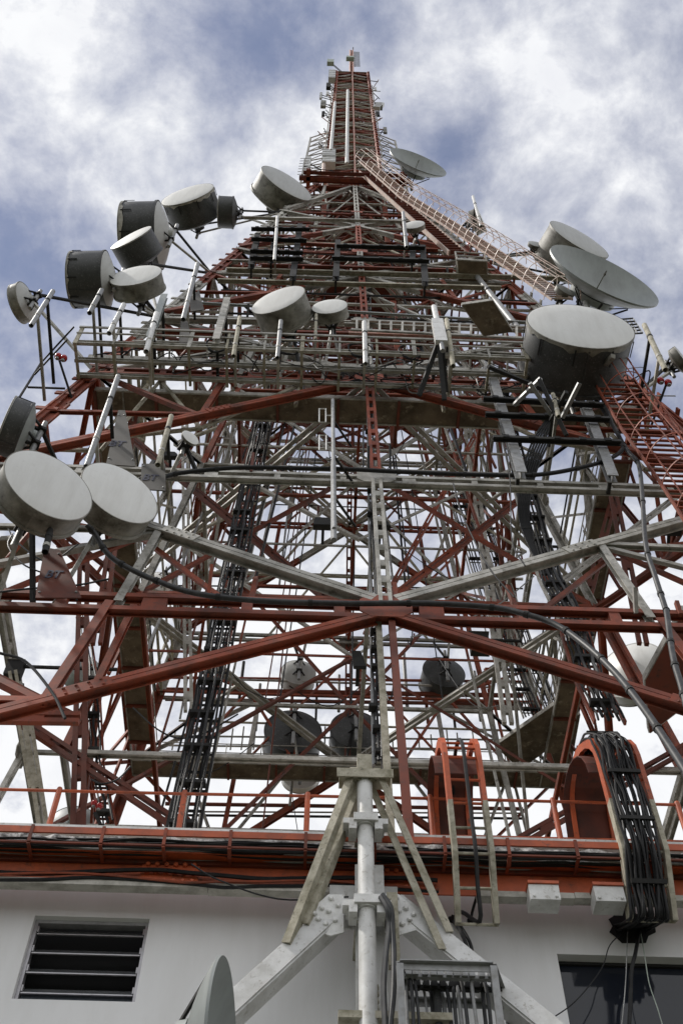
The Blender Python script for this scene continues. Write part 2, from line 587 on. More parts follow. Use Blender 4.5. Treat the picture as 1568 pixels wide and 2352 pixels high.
# level diaphragms: diamonds tying the face middles, inner cross ties
for i, h in enumerate(LV):
    if i < 2:
        continue
    mb = MB()
    r = W(h) - .1
    mid = [T(*(ROT[k] @ V((0, -r, h)))) for k in range(4)]
    for k in range(4):
        a, b = mid[k], mid[(k + 1) % 4]
        if i % 2 or i > 5:
            mb.bar(a, b, .16, .10, V((0, 0, 1)), (-.12, 0))
            mb.bar(a, b, .16, .10, V((0, 0, 1)), (.12, 0))
            c = T(*(ROT[k] @ V((r, -r, h))))
            mb.bar(lerp(a, b, .5), c, .12, .12)
        else:
            mb.bar(a, lerp(mid[k], mid[(k + 2) % 4], .5), .14, .14)
    mb.build('diaphragm', (M_GRY, M_RED)[i % 3 == 1] if i else M_DRED, tower)
# gallery of stained slabs just under the third level
def slab(x0, x1, y0, y1, h, name='deck_panel', m=None):
    mb = MB()
    mb.box(T((x0 + x1) / 2, (y0 + y1) / 2, h), TM3 @ V((1, 0, 0)), TM3 @ V((0, 1, 0)), V((0, 0, 1)), (x1 - x0) / 2 - .02, (y1 - y0) / 2 - .02, .06)
    return mb.build(name, m or M_BRN, tower)
hg = H2 - 1.0
rg = W(hg) - .35
wg = 1.0
ng = 9
for k in range(4):
    for j in range(ng):
        x0 = -rg + 2 * rg * j / ng
        x1 = -rg + 2 * rg * (j + 1) / ng
        if k % 2 and (j == 0 or j == ng - 1):
            continue
        pts = [T(*(ROT[k] @ V(c))) for c in ((x0 + .02, -rg, hg), (x1 - .02, -rg, hg), (x1 - .02, -rg + wg, hg), (x0 + .02, -rg + wg, hg))]
        MB().poly(pts, V((0, 0, 1)), .10).build('deck_panel', M_BRN, tower)
        MB().bar(T(*(ROT[k] @ V((x0, -rg, hg - .12)))), T(*(ROT[k] @ V((x0, -rg + wg, hg - .12)))), .10, .14).build('deck_joist', M_DRED, tower)
    e = MB()
    for yy in (-rg, -rg + wg):
        e.bar(T(*(ROT[k] @ V((-rg, yy, hg + .02)))), T(*(ROT[k] @ V((rg, yy, hg + .02)))), .06, .24)
    e.build('deck_edge', M_GRY, tower)
    # inner handrail of the gallery
    e = MB()
    for z in (.55, 1.1):
        e.tube([T(*(ROT[k] @ V((-rg + wg, -rg + wg, hg + z)))), T(*(ROT[k] @ V((rg - wg, -rg + wg, hg + z))))], .025, 6)
    for j in range(12):
        x = lerp(-rg + wg, rg - wg, j / 11)
        e.tube([T(*(ROT[k] @ V((x, -rg + wg, hg)))), T(*(ROT[k] @ V((x, -rg + wg, hg + 1.1))))], .025, 6)
    e.build('deck_rail', M_GRY, tower)
# second slab ring lower down the sides, and a heavier pair of slabs at the right rear corner
hs = .60 * H2
# inner shaft carried down into the pyramid
def sq(r, h):
    return [T(-r, -r, h), T(r, -r, h), T(r, r, h), T(-r, r, h)]
def shw(h):                                              # half width of the shaft
    return 2.25 - (h - LV[-1]) * (.50 / (3.71 * H2 - LV[-1]))
SH0, SH1 = LV[5], 3.71 * H2
lat_i = MB()
nin = 9
for i in range(nin):
    a, b = lerp(SH0, LV[-1], i / nin), lerp(SH0, LV[-1], (i + 1) / nin)
    A, B = sq(2.3, a), sq(2.3, b)
    for k in range(4):
        lat_i.bar(A[k], A[(k + 1) % 4], .2, .2)
        lat_i.bar(A[k], B[(k + 1) % 4], .12, .12)
        lat_i.bar(B[k], A[(k + 1) % 4], .12, .12)
        lat_i.bar(lerp(A[k], A[(k + 1) % 4], .5), lerp(B[k], B[(k + 1) % 4], .5), .1, .1)
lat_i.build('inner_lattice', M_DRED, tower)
for k in range(4):
    mb = MB()
    mb.bar(sq(2.3, SH0)[k], sq(2.3, LV[-1])[k], .36, .36)
    mb.build('shaft_leg', M_RED, tower)
for h in [lerp(SH0, LV[-1], i / 5) for i in range(1, 6)]:
    mb = MB()
    for j in range(7):
        y = lerp(-2.2, 2.2, j / 6)
        mb.bar(T(-2.2, y, h), T(2.2, y, h), .5, .05)
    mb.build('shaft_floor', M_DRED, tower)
# top platform of the pyramid
hp_ = LV[-1] + .4
for k in range(4):
    mb = MB()
    r = W(LV[-1]) + .5
    a, b = T(*(ROT[k] @ V((-r - .7, -r, hp_)))), T(*(ROT[k] @ V((r + .7, -r, hp_))))
    mb.ibeam(a, b, .3, .45, .05, V((0, 0, 1)))
    mb.build('platform_beam', M_RED, tower)
mb = MB()
for j in range(14):
    y = lerp(-4, 4, j / 13)
    mb.bar(T(-4, y, hp_ + .1), T(4, y, hp_ + .1), .30, .05)
mb.build('platform_grating', M_DRED, tower)
# the shaft: four legs, closely set rings, zigzag bracing
NB = 32
hs_ = [lerp(LV[-1] + .4, SH1, i / NB) + (U(-.3, .3) if 0 < i < NB else 0) for i in range(NB + 1)]
for k in range(4):
    for b_ in range(4):
        h0, h1 = lerp(hs_[0], SH1, b_ / 4), lerp(hs_[0], SH1, (b_ + 1) / 4) - .02
        mb = MB()
        mb.bar(sq(shw(h0), h0)[k], sq(shw(h1), h1)[k], .2, .2)
        c0, c1 = sq(shw(h0) + .1, h0)[k], sq(shw(h1) + .1, h1)[k]
        nn = 14
        for j in range(nn):
            mb.box(lerp(c0, c1, (j + .5) / nn), TM3 @ V((1, 0, 0)), TM3 @ V((0, 1, 0)), V((0, 0, 1)), .12, .12, .14)
        mb.build('shaft_leg', (M_PINK, M_RED)[b_ in (1, 3)], tower)
rb = MB()
for i in range(NB + 1):
    h = hs_[i]
    S = sq(shw(h), h)
    mk = (M_GRY, M_MOSS, M_DRED, M_MOSS, M_RED)[i % 5]
    if (i > 25):
        mk = M_RED if i % 2 else M_GRY
    mb = MB()
    for k in range(4):
        mb.bar(S[k], S[(k + 1) % 4], .10, .10)
    mb.bar(S[0], S[2], .12, .10)
    mb.bar(S[1], S[3], .12, .10)
    m0 = [lerp(S[k], S[(k + 1) % 4], .5) for k in range(4)]
    for k in range(4):
        mb.bar(m0[k], m0[(k + 1) % 4], .10, .10)
    mb.build('shaft_ring', mk, tower)
    if i < NB:
        S2 = sq(shw(hs_[i + 1]), hs_[i + 1])
        mb = MB()
        for k in range(4):
            c = lerp(S2[k], S2[(k + 1) % 4], .5)
            for e in (S[k], S[(k + 1) % 4]):
                mb.bar(e, c, .12, .12)
            if i % 2:
                mb.bar(S[k], S2[(k + 1) % 4], .07, .07)
        mb.build('shaft_brace', (M_GRY, M_RED, M_MOSS)[i % 3], tower)
    if i % 3 == 0 or i > 27:
        mb = MB()
        r = shw(h) - .1
        for j in range(9):
            y = lerp(-r, r, j / 8)
            if i < 27 and abs(y) < .3:
                continue
            mb.bar(T(-r, y, h - .1), T(r if i > 27 else r * (.3, .9, .6)[(i // 3) % 3], y, h - .1), .40 if i > 27 else .28, .04)
        mb.build('shaft_floor', M_DRED if i % 4 else M_MOSS, tower)
# centre post of the shaft's front
for k in range(4):
    mb = MB()
    mb.bar(F(0, .05, LV[-1], 0) if k == 0 else T(*(ROT[k] @ V((0, -shw(hs_[0]), hs_[0])))), T(*(ROT[k] @ V((0, -shw(SH1) - .05, SH1)))), .13, .13)
    mb.build('shaft_post', M_PINK, tower)
# white conductor pipes up the shaft
for x, y, m in ((.6, -1.2, M_GALV), (.85, -1.0, M_GALV)):
    mb = MB()
    mb.tube([T(x, y, LV[6]), T(x * .9, y, SH1 - 3)], .11, 8)
    for j in range(30):
        z = lerp(LV[6], SH1 - 3, j / 30)
        mb.tube([T(x * lerp(1, .9, j / 30), y, z), T(x * lerp(1, .9, j / 30), y, z + .3)], .15, 8)
    mb.build('riser_pipe', m, tower, True)
# top mast
mb = MB()
for sx, sy in ((-.22, -.22), (.22, -.22), (.22, .22), (-.22, .22)):
    mb.bar(T(sx, sy, SH1), T(sx * .8, sy * .8, 156), .13, .13)
for j in range(20):
    z = lerp(SH1, 155.5, j / 19)
    for sx, sy, ex, ey in ((-.2, -.2, .2, -.2), (.2, -.2, .2, .2), (.2, .2, -.2, .2), (-.2, .2, -.2, -.2)):
        mb.bar(T(sx, sy, z), T(ex, ey, z), .08, .08)
        if j < 19:
            mb.bar(T(sx, sy, z), T(ex, ey, z + 1), .07, .07)
mb.build('top_mast', M_PINK, tower)
mb = MB()
mb.tube([T(.2, 0, 155), T(.25, 0, 159)], .07, 6)
mb.build('lightning_rod', M_DRK, tower)
mb = MB()
for s in ((-1.75, -1.75), (1.75, -1.75), (1.75, 1.75), (-1.75, 1.75)):
    mb.bar(T(s[0], s[1], SH1), T(s[0] * .1, s[1] * .1, SH1 + 3.6), .12, .12)
    mb.bar(T(s[0], s[1], SH1), T(s[0] * .1, s[1] * .1, SH1 + .8), .10, .10)
mb.build('mast_stay', M_DRK, tower)
# lattice fins on both sides of the lower shaft
for s in (-1, 1):
    mb = MB()
    h0, h1 = LV[-1] + .6, LV[-1] + 22
    x0, x1 = s * 2.5, s * (4.6)
    for yy in (-1.2,):
        a0, a1 = T(x1, yy, h0), T(x1 - s * .6, yy, h1)
        b0, b1 = T(x0, yy, h0), T(x0 - s * .6, yy, h1 + 3)
        mb.bar(a0, a1, .16, .16)
        nn = 13
        for j in range(nn + 1):
            a, b = lerp(a0, a1, j / nn), lerp(b0, b1, j / nn)
            mb.bar(a, b, .09, .09)
            if j < nn:
                mb.bar(a, lerp(b0, b1, (j + 1) / nn), .06, .06)
    mb.build('lattice_fin', M_GRY, tower)

# ---------------------------------------------------------------- secondary bracing: thin redundants on every face, and an inner cage
for k in range(4):
    for i in range(len(LV) - 1):
        a, b = LV[i], LV[i + 1]
        if k == 0 and i == 0:
            continue
        down = i % 2 == 0
        hb, ho = (b, a) if down else (a, b)
        m = (M_GRY, M_RED, M_MOSS, M_DRED)[(i + k) % 4]
        w_ = .11 if i < 5 else .09
        o = -.25
        for s in (-1, 1):
            mb = MB()
            for f, g in ((.25, .25), (.76, .76), (.25, .52), (.76, .52)):
                zc = lerp(hb, ho, g)
                mb.bar(F(k, s * f * W(hb), hb, o), F(k, s * g * W(zc), zc, o), w_, w_)
            zc = lerp(hb, ho, .76)
            mb.bar(F(k, s * .76 * W(zc), zc, o), F(k, s * W(zc), zc, o), w_, w_)
            mb.bar(F(k, s * .52 * W(lerp(hb, ho, .52)), lerp(hb, ho, .52), o), F(k, s * W(zc), zc, o), w_, w_)
            if s < 0:
                mb.build('secondary_bracing', m, tower)
        if i >= 3:
            zc = (a + b) / 2
            mb.bar(F(k, -W(zc), zc, o), F(k, W(zc), zc, o), .12, .12)
            mb.bar(F(k, -W(zc) * .5, a, o), F(k, W(zc) * .1, b, o), .09, .09)
            mb.bar(F(k, W(zc) * .5, a, o), F(k, -W(zc) * .1, b, o), .09, .09)
        mb.build('secondary_bracing', m, tower)
def ring_at(sc_, h):
    r = W(h) * sc_
    return [T(-r, -r, h), T(r, -r, h), T(r, r, h), T(-r, r, h)]
for i in range(1, 9):
    a, b = LV[i], LV[i + 1]
    sc_ = .62
    A, B = ring_at(sc_, a), ring_at(sc_, b)
    for k in range(4):
        k2 = (k + 1) % 4
        for nm, p, q, w_, m in (('inner_post', A[k], B[k], .2, (M_GRY, M_RED)[i % 2]), ('inner_tie', A[k], A[k2], .15, (M_RED, M_GRY)[i % 2])):
            MB().ibeam(p, q, w_, w_, .03, FN(k)).build(nm, m, tower)
        mid = lerp(A[k], A[k2], .5) if i % 2 else lerp(B[k], B[k2], .5)
        ends = (B[k], B[k2]) if i % 2 else (A[k], A[k2])
        if i > 1:
            for e in ends:
                MB().bar(mid, e, .13, .13).build('inner_tie', (M_GRY, M_DRED, M_RED)[(i + k) % 3], tower)
        # tie the cage to the legs
        L = T(*(ROT[k] @ V((-W(a), -W(a), a))))
        MB().bar(A[k], L, .12, .12).build('inner_tie', M_DRED, tower)
# level handrails and pipe runs across the faces in the upper storeys
for k in range(4):
    for h in [LV[3] + z for z in (2.6, 5.2, 10.4, 13.0, 18.4, 21.0, 26.6, 29.5, 33, 36.4, 40, 43.2)]:
        o = U(-.6, .3)
        w_ = W(h)
        mb = MB()
        mb.tube([F(k, -w_ * U(.6, 1), h, o), F(k, w_ * U(.6, 1), h, o)], U(.03, .06), 6)
        mb.build('face_pipe', rnd.choice((M_GRY, M_RED, M_DRK, M_MOSS)), tower)
# slender upright runs of cable and conduit climbing the tower inside
for j in range(34):
    i0 = rnd.choice((2, 3, 3, 4, 4))
    h0, h1 = LV[i0], LV[rnd.choice((6, 7, 8, 9))]
    e_, s_ = W(h0) * .62, U(-1, 1)
    x, y = rnd.choice(((e_, e_ * s_), (-e_, e_ * s_), (e_ * s_, e_), (e_ * s_, -e_)))
    sc1 = W(h1) / W(h0)
    mb = MB()
    mb.tube(smooth_path([T(x, y, h0), T(lerp(x, x * sc1, .5) + U(-.3, .3), lerp(y, y * sc1, .5), (h0 + h1) / 2), T(x * sc1, y * sc1, h1)], 4), U(.03, .07), 5)
    mb.build('riser_line', rnd.choice((M_BLK, M_BLK, M_GALV, M_DRED)), tower)
# short stubs, brackets and clips standing on the lower beams
for j in range(90):
    k = (0, 0, 2, 1, 3)[j % 5]
    h = rnd.choice(LV[1:6])
    x = U(-.9, .9) * W(h)
    mb = MB()
    p = F(k, x, h + .2, .1)
    mb.bar(p, p + Z_ * U(.3, 1.2) + FN(k) * U(-.3, .4), U(.06, .12), U(.06, .12))
    mb.build('bracket_stub', rnd.choice((M_DRK, M_GRY, M_RED, M_DRED)), tower)

# outrigger rails and stubs crowding both sides of the shaft
for s in (-1, 1):
    for y in (-1.6, .4, 1.6):
        mb = MB()
        mb.tube([T(s * 2.75, y, LV[-1] + 1), T(s * 2.2, y, SH1 - 6)], .06, 5)
        mb.build('side_rail', M_GRY if y < 0 else M_DRK, tower)
    for j in range(30):
        h = lerp(LV[-1] + 2, SH1 - 2, (j + U(0, 1)) / 30)
        r = shw(h)
        mb = MB()
        mb.bar(T(s * r, -U(.2, 1.8), h), T(s * (r + U(.5, 1.3)), -U(.2, 2.2), h + U(-.3, .8)), .07, .07)
        mb.build('side_stub', rnd.choice((M_DRK, M_DRK, M_GRY, M_PINK)), tower)

# cross frames inside the tower, light angles at two depths
for fy, i0 in ((.32, 1), (-.30, 3)):
    for i in range(i0, 9):
        a, b = LV[i], LV[i + 1]
        def PI_(f, h):
            return T(f * W(h), fy * W(h), h)
        m = (M_GRY, M_MOSS, M_DRED)[i % 3]
        up = i % 2
        for s in (-1, 1):
            MB().angle(PI_(0, a if up else b), PI_(s * .96, b if up else a), .13, .025, V((0, -1, 0))).build('cross_frame', m, tower)
            MB().angle(PI_(s * .5, a), PI_(s * .5, b), .10, .02, V((0, -1, 0))).build('cross_frame', M_RED if i % 2 else M_GRY, tower)
        MB().angle(PI_(-.96, b), PI_(.96, b), .12, .02, V((0, -1, 0))).build('cross_frame', (M_RED, M_GRY)[i % 2], tower)
# slack wires strung loosely from member to member
for j in range(46):
    h = U(LV[1] + 1, LV[7])
    r = W(h) * .8
    p = T(U(-r, r), U(-r, r), h)
    q = p + TM3 @ V((U(-4, 4), U(-2, 2), U(-3, 3)))
    mid = lerp(p, q, .5) - Z_ * U(.4, 1.6)
    MB().tube(smooth_path([p, lerp(p, mid, .55) - Z_ * .2, mid, lerp(mid, q, .45) - Z_ * .2, q], 5), U(.012, .028), 5).build('slack_wire', M_BLK if j % 3 else M_GALV, tower, True)
# ---------------------------------------------------------------- the pale building
bld = thing('plant_building', 'pale grey rendered building with louvred and dark windows at the tower foot', 'building', WM @ V((0, 0, -1.6)))
ux = WM.to_3x3() @ V((1, 0, 0))
uy = WM.to_3x3() @ V((0, 1, 0))          # away from the viewer
uz = V((0, 0, 1))
def wq(u, h, out=0.0):
    return WM @ V((u, -out, h))
TOPH = wl(784, 2035).z
a_, b_, c_, d_ = wl(82, 2102), wl(346, 2111), wl(308, 2303), wl(27, 2292)
LW = ((a_.x + d_.x) / 2, (b_.x + c_.x) / 2, (c_.z + d_.z) / 2, (a_.z + b_.z) / 2)        # u0,u1,h0,h1
e_ = wl(1279, 2191)
f_ = wl(1306, 2350)
RW = ((e_.x + f_.x) / 2, wl(1640, 2200).x, e_.z - 2.6, e_.z)
WU0, WU1 = -12.2, 12.2
def wall_with_holes():
    mb = MB()
    us = sorted([WU0, LW[0], LW[1], RW[0], RW[1], WU1])
    hs = sorted([-1.6, LW[2], LW[3], RW[2], RW[3], TOPH])
    def hole(u, h):
        for q in (LW, RW):
            if q[0] < u < q[1] and q[2] < h < q[3]:
                return True
        return False
    for i in range(len(us) - 1):
        for j in range(len(hs) - 1):
            if hole((us[i] + us[i + 1]) / 2, (hs[j] + hs[j + 1]) / 2):
                continue
            k = len(mb.v)
            mb.v += [wq(us[i], hs[j]), wq(us[i + 1], hs[j]), wq(us[i + 1], hs[j + 1]), wq(us[i], hs[j + 1])]
            mb.f.append((k, k + 1, k + 2, k + 3))
    for q in (LW, RW):                                     # reveals
        c = [(q[0], q[2]), (q[1], q[2]), (q[1], q[3]), (q[0], q[3])]
        for i in range(4):
            A, B = c[i], c[(i + 1) % 4]
            k = len(mb.v)
            mb.v += [wq(*A), wq(*B), wq(B[0], B[1], -.3), wq(A[0], A[1], -.3)]
            mb.f.append((k, k + 1, k + 2, k + 3))
    # sides and back
    for (u0, o0, u1, o1) in ((WU0, 0, WU0, -9), (WU1, 0, WU1, -9), (WU0, -9, WU1, -9)):
        k = len(mb.v)
        mb.v += [wq(u0, -1.6, o0), wq(u1, -1.6, o1), wq(u1, TOPH, o1), wq(u0, TOPH, o0)]
        mb.f.append((k, k + 1, k + 2, k + 3))
    return mb
wall_with_holes().build('wall', M_WALL, bld)
mb = MB()
mb.box(wq(0, TOPH - .12, -4.6), ux, uy, uz, 12.1, 4.2, .1)
mb.build('roof', M_CONC, bld)
# louvred window
M_PANE = mat('ribbed_blue_grey_glass', (.10, .115, .145), (.16, .175, .2), .8, 30, .3, var=0)
lwn = MB()
cu, ch = (LW[0] + LW[1]) / 2, (LW[2] + LW[3]) / 2
hu, hh = (LW[1] - LW[0]) / 2, (LW[3] - LW[2]) / 2
for s in (-1, 1):
    lwn.box(wq(cu + s * (hu - .03), ch, -.17), ux, uy, uz, .028, .07, hh - .004)
    lwn.box(wq(cu, ch + s * (hh - .03), -.17), ux, uy, uz, hu - .06, .07, .028)
lw = lwn.build('louvre_window', M_ALU, bld)
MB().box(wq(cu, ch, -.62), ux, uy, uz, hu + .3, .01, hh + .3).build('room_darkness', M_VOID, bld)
NL = 4
for i in range(NL + 1):
    hgt = LW[2] + .04 + (LW[3] - LW[2] - .08) * (i / NL)
    if i == 0:
        MB().box(wq(cu, hgt + .09, -.2), ux, uy, uz, hu - .07, .006, .085).build('pane', M_PANE, lw)
        continue
    top = hgt - .02
    mbs = MB()
    A = [wq(cu - hu + .07, top, -.30), wq(cu + hu - .07, top, -.30), wq(cu + hu - .07, top - .17, -.12), wq(cu - hu + .07, top - .17, -.12)]
    nn = (A[1] - A[0]).cross(A[3] - A[0]).normalized()
    mbs.poly(A, nn, .008)
    sl_ = mbs.build('louvre_slat', M_LOUV, lw)
    MB().bar(A[3] - uz * .012, A[2] - uz * .012, .03, .018, uz).build('slat_edge', M_ALU, lw)
    for s in (-1, 1):
        MB().box(wq(cu + s * (hu - .075), top - .1, -.15), ux, uy, uz, .012, .04, .05).build('slat_clip', M_ALU, lw)
# dark glass window
mb = MB()
cu, ch, hu, hh = (RW[0] + RW[1]) / 2, (RW[2] + RW[3]) / 2, (RW[1] - RW[0]) / 2, (RW[3] - RW[2]) / 2
for s in (-1, 1):
    mb.box(wq(cu + s * (hu - .025), ch, -.22), ux, uy, uz, .022, .04, hh - .004)
    mb.box(wq(cu, ch + s * (hh - .025), -.22), ux, uy, uz, hu - .05, .04, .022)
gw = mb.build('glass_window', M_DRK, bld)
MB().box(wq(cu, ch, -.235), ux, uy, uz, hu - .04, .006, hh - .04).build('pane', M_GLS, gw)
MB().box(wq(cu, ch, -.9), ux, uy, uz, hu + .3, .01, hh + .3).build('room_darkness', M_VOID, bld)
# cable entry holes in the wall
def ring_hole(x, y, r, name):
    c = wp(x, y, .012)
    m = MB()
    n0 = 18
    pts = [c + ux * (r * U(.75, 1.2) * math.cos(2 * math.pi * k / n0)) + uz * (r * U(.6, .95) * math.sin(2 * math.pi * k / n0)) for k in range(n0)]
    m.poly(pts, uy, .012)
    return m.build(name, M_VOID, bld)
ring_hole(1450, 2128, .38, 'cable_entry')
ring_hole(1041, 2112, .10, 'cable_entry')
ring_hole(1080, 2115, .06, 'cable_entry')

# ---------------------------------------------------------------- base girder of the tower, in front of the wall head
def tz(y, out=0.0):
    return (TI @ fp(835, y, out)).z
g0, g1 = tz(2038, .1), tz(1988, .1)
def tq(u, h, out):                                         # tower front, upright: out measured from the girder's web
    return TM @ V((u, -(W((g0 + g1) / 2) + out), h))
XL, XR = -12.6, 12.6
mb = MB()
mb.bar(tq(XL, (g0 + g1) / 2, 0), tq(XR, (g0 + g1) / 2, 0), .03, g1 - g0, uz)
base = mb.build('base_girder', M_ORG, tower)
mb = MB()
mb.bar(tq(XL, g1 + .02, .06), tq(XR, g1 + .02, .06), .36, .03, uz)
mb.build('girder_flange', M_ORG, tower)
# crusted ledge lying along the top flange
mb = MB()
nn = 150
rr = []
for i in range(nn + 1):
    u = lerp(XL, XR, i / nn)
    hh_ = .20 + .08 * rnd.random()
    rr.append([tq(u, g1 + .036, .25 + U(-.02, .02)), tq(u, g1 + .036 + hh_, .25 + U(-.02, .02)), tq(u, g1 + .036 + hh_, .0), tq(u, g1 + .036, .0)])
mb.quad_ring(rr)
mb.build('girder_crust', M_CRUST, tower)
# grey bottom ledge in lengths
for a, b, dz in ((XL, -3.05, .01), (-3.04, -1.05, -.005), (1.1, 2.6, 0), (2.61, 6.5, .012), (6.51, XR, 0)):
    mb = MB()
    mb.bar(tq(a, g0 - .05 + dz, .05), tq(b, g0 - .05 + dz, .05), .18, .10, uz)
    mb.build('girder_ledge', M_CONC, tower)
# rivet groups on the web
for xx in (385, 880):
    mb = MB()
    c = TI @ fp(xx, 2006, .25)
    mb.box(tq(c.x, (g0 + g1) / 2, .03), TM3 @ V((1, 0, 0)), TM3 @ V((0, 1, 0)), uz, .45, .012, (g1 - g0) / 2 - .03)
    for i in range(6):
        for j in range(3):
            mb.bolts([tq(c.x - .36 + i * .145, lerp(g0 + .08, g1 - .08, j / 2), .042)], TM3 @ V((0, -1, 0)), .04, .05)
    mb.build('splice_plate', M_ORG, tower)
# stub beams sticking out of the girder
for x in (1240, 1385):
    c = TI @ fp(x, 2015, .25)
    hB, hT = tz(2046, .36), tz(2016, .36)
    mb = MB()
    mb.box(tq(c.x, (hB + hT) / 2, .19), TM3 @ V((1, 0, 0)), TM3 @ V((0, 1, 0)), uz, .23, .17, (hT - hB) / 2)
    for sx_ in (-.17, .17):
        mb.bolts([tq(c.x + sx_, hB + .05, .36)], TM3 @ V((0, -1, 0)), .025, .03)
    mb.build('stub_beam', M_WHT, tower)
    mb = MB()
    mb.box(tq(c.x, hT + .03, .20), TM3 @ V((1, 0, 0)), TM3 @ V((0, 1, 0)), uz, .24, .19, .025)
    mb.build('stub_cap', M_ORG, tower)
# white K brace of the lowest panel in front of the wall
for s, p0, p1 in ((-1, (792, 2085), (545, 2312)), (1, (905, 2085), (1150, 2285))):
    p = fp(*p0, .22)
    q = fp(*p1, .22)
    k = ((TI @ p).z + 1.5) / ((TI @ p).z - (TI @ q).z)
    q = lerp(p, q, k)
    mb = MB()
    wd = .28
    n_ = FN(0)
    mb.bar(p, q, wd, .03, n_, (0, .16))
    for e in (-1, 1):
        mb.bar(p, q, .03, .3, n_, (e * (wd / 2 + .016), .0))
    mb.bar(p, q, wd * .98, .03, n_, (0, -.12))
    mb.build('wall_brace', M_WHT, tower)
    # gusset with rivets
    c = fp(835 + s * 85, 2095, .40)
    pl = MB()
    sx = TM3 @ V((s, 0, 0))
    pts = [c - sx * .25 + uz * .3, c - sx * .02 + uz * .3, c + sx * .3 - uz * .05, c + sx * .22 - uz * .3, c - sx * .06 - uz * .4, c - sx * .25 - uz * .34]
    pl.poly(pts, TM3 @ V((0, -1, 0)), .03)
    pl.bolts([c + sx * a * .6 + uz * b - uy * .0 + TM3 @ V((0, -.015, 0)) for a, b in ((-.1, .22), (-.28, .1), (-.05, .0), (.12, .05), (.2, -.14), (.02, -.22), (.3, -.05), (-.2, -.15))], TM3 @ V((0, -1, 0)), .04, .045)
    pl.build('gusset_plate', M_WHT, tower)
mb = MB()
mb.box(fp(835, 2085, .1), TM3 @ V((1, 0, 0)), TM3 @ V((0, 1, 0)), uz, .52, .02, .38)
mb.box(fp(852, 2230, .1), TM3 @ V((1, 0, 0)), TM3 @ V((0, 1, 0)), uz, .22, .03, 1.8)
mb.build('wall_post', M_WHT, tower)
for i in range(5):
    mb = MB()
    mb.bolts([fp(862 + 0, 2270 + i * 16, .14)], TM3 @ V((0, -1, 0)), .05, .06)
    mb.build('bolt', M_MOSS, tower)

# ---------------------------------------------------------------- cable tray along the girder
t0_, t1_ = tz(1957, .45), tz(1939, .45)
tray = thing('cable_tray', 'orange cable tray full of black cables along the wall head', 'cable tray', tq(0, t0_, .5))
mb = MB()
mb.bar(tq(XL, t1_ + .06, .45), tq(XR, t1_ + .06, .45), .03, .12, uz)
mb.build('rail', M_ORG, tray)
mb = MB()
mb.bar(tq(XL, t0_ + .0, .44), tq(XR, t0_ + .0, .44), .03, .03, uz)
mb.build('rail', M_DRED, tray)
mb = MB()
mb.bar(tq(XL, t0_ - .02, .05), tq(XR, t0_ - .02, .05), .05, .06, uz)
mb.build('rail', M_DRED, tray)
for i in range(24):
    u = lerp(XL + .3, XR - .3, i / 23) + U(-.1, .1)
    mb = MB()
    mb.bar(tq(u, t0_ - .02, .475), tq(u, t1_ + .13, .475), .05, .03, uy)
    mb.bar(tq(u, t0_ - .04, .47), tq(u, t0_ - .04, .05), .05, .03, uz)
    if i % 4 == 1:
        mb.bar(tq(u, g1 - .1, .28), tq(u, t0_ - .03, .46), .06, .05, uy)
    mb.build('hanger', M_RED, tray)
for i in range(16):
    mb = MB()
    y0 = .1 + .3 * (i % 6) / 6
    pts = [tq(lerp(XL, XR, j / 30), t0_ + .05 + .09 * (i // 6) + U(-.03, .03), y0 + U(-.04, .04)) for j in range(31)]
    mb.tube(smooth_path(pts, 3), U(.018, .03), 5)
    mb.build('tray_cable', M_BLK if i % 4 else M_GALV, tray, True)
# loose lines strung along the face of the girder
for i, (hA, m, rr_) in enumerate(((.16, M_BLK, .035), (.07, M_BLK, .028), (.02, M_RED, .02))):
    pts = [tq(lerp(XL, .5, j / 24), g0 + hA + .05 * math.sin(j * .9 + i) + U(-.02, .02) - .1 * (i == 1), .12 + .03 * i) for j in range(25)]
    mb = MB()
    mb.tube(smooth_path(pts, 4), rr_, 6)
    tag(mb.build('strung_cable', m, None, True), ('thick black cable strung along the orange girder above the left wall', 'thinner black cable sagging below the thick one along the girder', 'thin rusty line strung lowest along the orange girder')[i], 'cable', 'cables strung along the girder')
# deck edge and guard railing on the roof
de = MB()
hd = tz(1940, -.35)
de.bar(TM @ V((XL, -W(hd) + .35, hd)), TM @ V((XR, -W(hd) + .35, hd)), .5, .07, uz)
tag(de.build('roof_edging', M_WHT), 'long pale flat deck edging behind the orange cable tray', 'deck edging')
rl = thing('guard_railing', 'orange pipe guard railing along the roof edge under the tower', 'railing', wp(702, 1936, -.3))
posts = [((105, 1924), (131, 1813)), ((406, 1932), (419, 1820)), ((702, 1939), (706, 1825)), ((996, 1944), (991, 1831)), ((1291, 1950), (1276, 1838)), ((-190, 1917), (-160, 1806)), ((1590, 1957), (1566, 1846))]
tops, lows, posts3 = [], [], []
for (b, t) in posts:
    B = wp(*b, -.3)
    Tt = B + uz * (wl(*t, -.3).z - wl(*b, -.3).z)
    mb = MB()
    mb.tube([B, Tt], .052, 10)
    mb.lathe(Tt, uz, [(.052, 0), (.045, .03), (.02, .05)], 10, True)
    mb.build('post', M_ORG, rl, True)
    posts3.append((B, Tt))
posts3.sort(key=lambda k: (WI @ k[0]).x)
for f_, r_, m_, nm in ((.97, .028, M_ORG, 'top_rail'), (.24, .028, M_ORG, 'low_rail'), (.14, .03, M_DRED, 'low_rail')):
    mb = MB()
    mb.tube([lerp(B, Tt, f_) + uy * (.05 if f_ < .9 else 0) for B, Tt in posts3], r_, 8)
    mb.build(nm, m_, rl, True)

